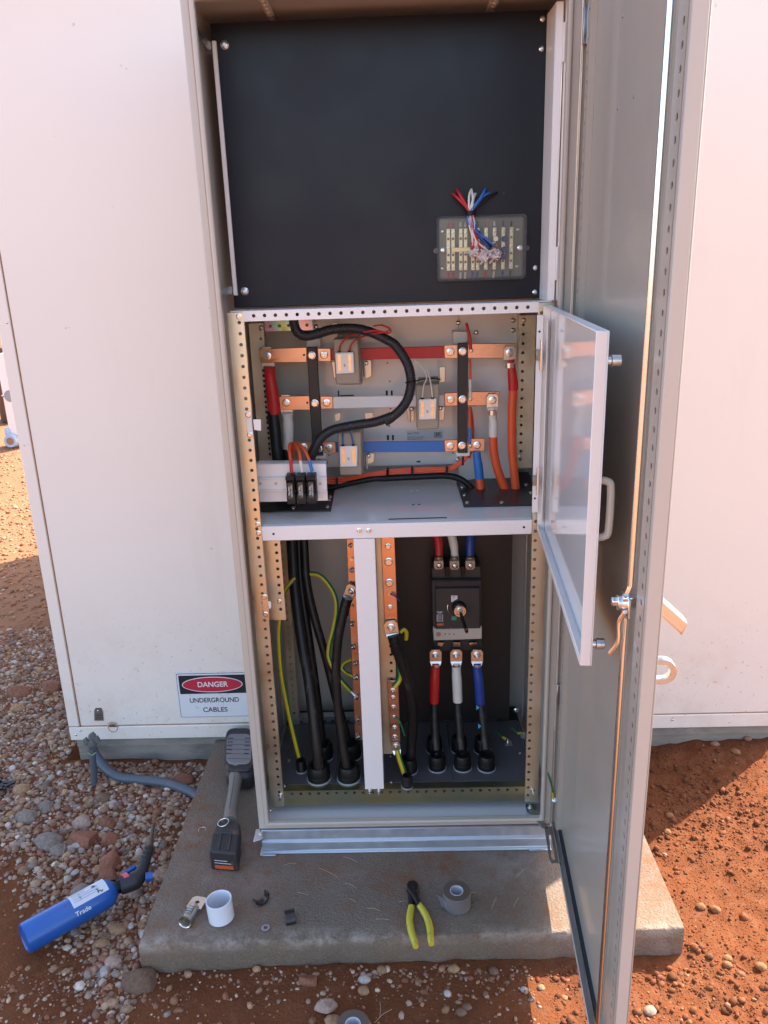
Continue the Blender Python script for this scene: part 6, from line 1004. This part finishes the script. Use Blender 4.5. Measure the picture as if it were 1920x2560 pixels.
def palette(n):
    d = rng.uniform(.12, .55, (n, 1)); return (1 - d) * _pal(n) + d * DUST * rng.uniform(.8, 1.15, (n, 1))
def _pal(n): return np.clip(PAL[rng.choice(len(PAL), n, p=PW / PW.sum())] * rng.uniform(.85, 1.4, (n, 1)) * rng.uniform(.94, 1.06, (n, 3)), .02, .75)
def blocked(x, y, m=.0): return ((-.255 - m < x) & (x < 1.075 + m) & (-.31 - m < y) & (y < .6)) | ((x > -.785 - m) & (x < 1.7) & (y > .53 - m) & (y < 3.5))
def sstep(a, b, x): t = np.clip((x - a) / (b - a), 0, 1); return t * t * (3 - 2 * t)
def dens_left(x, y): return sstep(-.13, .10, y + .06 + 1.05 * (x + .63)) * (x < -.2) * sstep(-1.9, -1.1, x)
def scatter(n, x0, x1, y0, y1, dens, rlo, rmed, rsig, rhi, sink=.25):
    x, y = rng.uniform(x0, x1, n), rng.uniform(y0, y1, n); r_ = np.clip(rmed * np.exp(rng.normal(0, rsig, n)), rlo, rhi); k = (rng.random(n) < dens(x, y)) & ~blocked(x, y, .002); x, y, r_ = x[k], y[k], r_[k]
    z = np.array([gheight(a_, b_) for a_, b_ in zip(x, y)]) + r_ * rng.uniform(-sink, .35, len(x)); return np.stack([x, y, z], -1), r_
P1, R1 = scatter(34000, -1.9, -.24, -.62, 1.6, dens_left, .003, .0066, .42, .016); o = make_stones('gravel', P1, R1, 1, .22, STONE, palette(len(P1))); tag(o, 'loose mixed river gravel left of the slab', kind='stuff')
P1, R1 = scatter(9500, -1.6, -.24, -.62, 1.2, lambda x, y: dens_left(x, y) * .9 + .12, .0015, .0030, .35, .005); o = make_stones('fine_gravel', P1, R1, 1, .2, STONE, palette(len(P1))); tag(o, 'fine gravel grains between the larger pebbles', kind='stuff')
P1, R1 = scatter(17000, -3.6, -.78, 1.2, 6.4, lambda x, y: (x < -.80 - (y - 1.2) * .10) * (1 - .55 * sstep(3.2, 4.6, y)), .004, .0085, .4, .020); o = make_stones('far_gravel', P1, R1, 1, .2, STONE, palette(len(P1)) * .7 * np.array([1.1, .92, .78]) + .3 * np.array([.30, .138, .070])); tag(o, 'gravel running back beside the building', kind='stuff')
def dfront(x, y): return .30 + .75 * np.exp(-((x - .50) / .20) ** 2 - ((y + .345) / .045) ** 2) + .35 * np.exp(-((y + .335) / .03) ** 2) + .30 * sstep(-.1, -.5, x)
P1, R1 = scatter(6500, -.62, 1.2, -.75, -.295, dfront, .0012, .0032, .55, .013); o = make_stones('pebbles', P1, R1, 1, .22, STONE, palette(len(P1)) * np.array([1.0, .88, .82]) * np.where(P1[:, :1] > .70, np.array([[.62, .42, .32]]), 1.0)); tag(o, 'scattered small pebbles on the soil before the slab', kind='stuff')
def dright(x, y): return .12 + 1.1 * np.clip(np.array([noise.noise(Vector((a_ * 3.3, b_ * 3.3, 2))) for a_, b_ in zip(x, y)]) + .25, 0, 1)
P1, R1 = scatter(17000, .74, 2.0, -.75, .53, dright, .0012, .0032, .58, .014, .1); o = make_stones('soil_clods', P1, R1, 1, .34, STONE, np.array([.130, .045, .0195]) * rng.uniform(.8, 1.5, (len(P1), 1)) * np.array([1, 1.05, 1.1]), .8, ang=.8); tag(o, 'broken clods of red soil right of the slab', kind='stuff')
P1, R1 = scatter(22000, .72, 1.75, -.75, .53, lambda x, y: x * 0 + .8, .0007, .0014, .35, .003, .1); o = make_stones('soil_crumbs', P1, R1, 0 + 1 if False else 1, .3, STONE, np.array([.145, .052, .0235]) * rng.uniform(.75, 1.7, (len(P1), 1)), .8); tag(o, 'fine crumbs of red soil between the clods', kind='stuff')
P1, R1 = scatter(230, .74, 2.0, -.75, .53, lambda x, y: x * 0 + .5, .0025, .0045, .45, .010); o = make_stones('soil_pebbles', P1, R1, 1, .2, STONE, palette(len(P1)) * np.array([.85, .62, .48])); tag(o, 'small tan pebbles among the red clods', kind='stuff')
# rocks one can point to
CN = {'red': (.255, .105, .062), 'grey': (.235, .18, .145), 'white': (.46, .385, .33), 'tan': (.34, .195, .105), 'brown': (.19, .110, .072), 'pink': (.38, .25, .19)}
rockv = {}
def rock(px, wpx, colour, label, zoff=.2, flat=.62, angl=1.0, group=None, h=None):
    c = atz(px, GZ + .01); dep = (c - Vector(CP)).length; r_ = wpx * .5 * dep / FP; vs, f = variants(3, 1, .20, angl); rockv.setdefault('i', 0); rockv['i'] += 1; ss = np.array([1.12, .86, flat]) * r_; az = random.uniform(-.5, .5)
    v = vs[0] * ss; v = v @ np.array([[math.cos(az), math.sin(az), 0], [-math.sin(az), math.cos(az), 0], [0, 0, 1]]); c = Vector((c.x, c.y, gheight(c.x, c.y) + r_ * zoff))
    b = MB().add([tuple(p) for p in v + np.array(c)], [tuple(int(i) for i in t) for t in f]); o = obj('rock' if wpx > 34 else 'stone', b, STONE, base=c, ang=50 if angl else 180); me = o.data; at_ = me.attributes.new('stone_colour', 'FLOAT_COLOR', 'POINT'); k = np.array(CN[colour]) * random.uniform(.9, 1.1) * (np.array([.72, .58, .50]) if c.x > .72 else 1.0); at_.data.foreach_set('color', np.tile(np.append(k, 1).astype(np.float32), len(me.vertices)))
    tag(o, label, 'rock' if wpx > 34 else 'stone', group); return o
T = lambda c, x, y: Q(c, x, y)
for px, w_, col, lab_ in (
    (T('d1', 120, 215), 50, 'red', 'red brown rock on the gravel at the far left, nearest the picture edge'), (T('d1', 305, 190), 48, 'red', 'red brown rock on the gravel touching the left wall edge'),
    (T('d1', 300, 1135), 58, 'grey', 'smooth grey cobble in the gravel beyond the torch'), (T('d1', 510, 1115), 64, 'red', 'large red rock between the grey cobble and the torch nozzle'),
    (T('d1', 672, 1100), 50, 'red', 'squarish red brown rock beside the torch nozzle'), (T('d2', 650, 395), 74, 'red', 'big red rock leaning behind the torch burner'), (T('d2', 635, 470), 46, 'red', 'flat red rock under the torch knob'),
    (T('d1', 355, 1182), 36, 'grey', 'rough blue grey stone below the smooth cobble'), (T('d1', 500, 1008), 44, 'pink', 'pinkish white angular stone in the gravel left of the slab'), (T('d1', 165, 985), 44, 'grey', 'grey slab shaped stone at the left of the gravel'),
    (T('d1', 280, 918), 36, 'grey', 'mid grey round stone in the gravel left of the red ones'), (T('d1', 640, 1010), 42, 'red', 'red stone nearest the capped pipe among the big rocks'), (T('d2', 820, 1088), 74, 'brown', 'large brown red rock at the front left corner of the slab'),
    (T('d1', 1120, 750), 44, 'red', 'red clod of earth resting on the conduit by the slab'), (T('d1', 130, 815), 38, 'tan', 'tan rounded stone near the black plastic stake'), (T('d1', 635, 865), 34, 'brown', 'brown round stone in front of the capped pipe'),
    (T('d1', 105, 310), 30, 'tan', 'tan round stone below the two red rocks at left'), (T('d2', 690, 775), 36, 'tan', 'tan stone tucked beside the torch near the slab'), (T('d2', 600, 858), 30, 'tan', 'yellow tan stone between the torch and the slab corner'),
    (T('d2', 665, 975), 34, 'pink', 'pale pink stone left of the slab corner rock'), (T('d2', 480, 570), 46, 'grey', 'grey flat stone behind the torch label'), (T('d2', 950, 465), 36, 'pink', 'pink stone against the slab side beside the torch knob'),
    (T('px', 816, 2518), 46, 'pink', 'white veined rock beside the half hidden tape roll'), (T('px', 770, 2452), 40, 'red', 'flat pinkish red rock in front of the slab'), (T('px', 832, 2548), 32, 'tan', 'tan stone touching the half hidden tape roll'),
    (T('d4', 778, 1392), 24, 'tan', 'tan round pebble below the tape roll, largest by the slab front'), (T('d4', 28, 1565), 24, 'tan', 'tan round pebble at the left of the soil before the slab'), (T('d4', 36, 1475), 24, 'white', 'whitish pebble left of the pliers on the soil'), (T('d4', 180, 1392), 22, 'tan', 'orange tan pebble below the left pliers grip'),
    (T('d4', 1108, 1392), 20, 'brown', 'brown pebble in the cluster below the slab'), (T('d4', 727, 1588), 17, 'white', 'pale pebble alone on the soil below the tape roll'), (T('d4', 890, 1708), 19, 'brown', 'brown pebble low on the soil near the middle'), (T('d4', 840, 1745), 21, 'brown', 'second brown pebble low on the soil near the middle, wider one'), (T('d4', 1362, 1542), 15, 'white', 'small white pebble near the sunlit stripe'), (T('d4', 1505, 1515), 16, 'tan', 'tan pebble on the shadow edge by the door'),
    (T('d5', 965, 850), 20, 'tan', 'tan pebble in the shade behind the door'), (T('d5', 950, 950), 18, 'tan', 'tan pebble at the shadow edge behind the door'), (T('d5', 1250, 458), 18, 'pink', 'pale pebble near the right footing'), (T('d5', 1380, 505), 20, 'tan', 'rounded pebble in front of the right footing'), (T('d5', 1458, 420), 18, 'pink', 'pebble touching the right footing'),
    (T('d5', 1342, 1752), 18, 'tan', 'upper one of two tan pebbles in the sun right of the slab'), (T('d5', 1338, 1798), 19, 'tan', 'lower one of two tan pebbles in the sun right of the slab'), (T('d5', 1555, 1815), 22, 'tan', 'orange pebble at the far right edge of the sunlit soil'), (T('d5', 840, 2098), 26, 'white', 'cream coloured pebble low right beside the door'), (T('d5', 1168, 1420), 20, 'tan', 'flat tan stone right of the slab corner'), (T('d5', 1262, 1440), 22, 'tan', 'long tan stone right of the slab corner'), (T('d5', 1222, 1742), 16, 'brown', 'brown pebble in the sunlit soil below the slab corner')):
    rock(px, w_, col, lab_, angl=1.0 if (w_ > 34 and col in ('red', 'brown', 'pink')) else .25, flat=.6 if w_ > 34 else .72)
pal2 = list(CN)
nst = 0
while nst < 110:      # medium stones scattered through the gravel
    x, y = random.uniform(-1.0, -.27), random.uniform(-.35, 1.1)
    if dens_left(np.array([x]), np.array([y]))[0] < .6 or blocked(np.array([x]), np.array([y]), .015)[0]: continue
    col = random.choices(pal2, (2, 2, 2.4, 3, 2, 2))[0]; r_ = random.uniform(.009, .0155); dep = (Vector((x, y, GZ)) - Vector(CP)).length
    vs, f = variants(2, 1, .2, .3); az = random.uniform(0, 6.28); v = vs[0] * np.array([1.15, .85, .62]) * r_; v = v @ np.array([[math.cos(az), math.sin(az), 0], [-math.sin(az), math.cos(az), 0], [0, 0, 1]]); c = Vector((x, y, gheight(x, y) + r_ * .35)); b = MB().add([tuple(p) for p in v + np.array(c)], [tuple(int(i) for i in t) for t in f]); o = obj('stone', b, STONE, base=c, ang=180)
    at_ = o.data.attributes.new('stone_colour', 'FLOAT_COLOR', 'POINT'); at_.data.foreach_set('color', np.tile(np.append(np.array(CN[col]) * random.uniform(.85, 1.15), 1).astype(np.float32), len(o.data.vertices)))
    cw = {'red': 'red brown', 'grey': 'grey', 'white': 'whitish', 'tan': 'tan', 'brown': 'brown', 'pink': 'pale pink'}[col]; tag(o, f'plain {cw} stone bedded in the gravel left of the slab', 'stone', f'{cw} stones in the gravel'); nst += 1
# dry straw on the slab and soil
for i, (c, p0, p1, z_) in enumerate((('d3', (820, 1368), (930, 1352), ST), ('d3', (1130, 1392), (1300, 1475), ST), ('d3', (1350, 1290), (1470, 1335), ST), ('d3', (940, 1610), (1040, 1632), ST), ('d3', (1400, 1665), (1460, 1697), ST), ('d3', (1365, 1525), (1465, 1570), ST), ('d4', (62, 898), (170, 922), ST), ('d4', (130, 988), (240, 990), ST), ('d4', (320, 848), (385, 835), ST), ('d4', (1090, 905), (1130, 812), ST), ('d4', (1275, 888), (1320, 812), ST), ('d4', (1295, 637), (1358, 575), ST), ('d4', (918, 770), (970, 772), ST), ('d4', (165, 1670), (163, 1810), GZ + .012), ('d4', (120, 1850), (265, 1735), GZ + .012), ('d2', (190, 485), (310, 545), GZ + .02), ('d1', (590, 960), (690, 895), GZ + .045), ('d2', (385, 310), (370, 430), GZ + .02))):
    a_, b_ = Z(c, *p0, z_ + .002), Z(c, *p1, z_ + .002); m_ = (a_ + b_) / 2 + (b_ - a_).cross(V(0, 0, 1)) * random.uniform(-.07, .07) + V(0, 0, .002); o = obj('dry_grass_stem', MB().tube(spline([a_, m_, b_], 5), .00045, 5), STRAW, base=a_); where = 'the concrete slab' if z_ == ST else 'the red soil or gravel'; tag(o, f'thin dry grass stem lying on {where}', 'straw', f'dry stems on {where}')
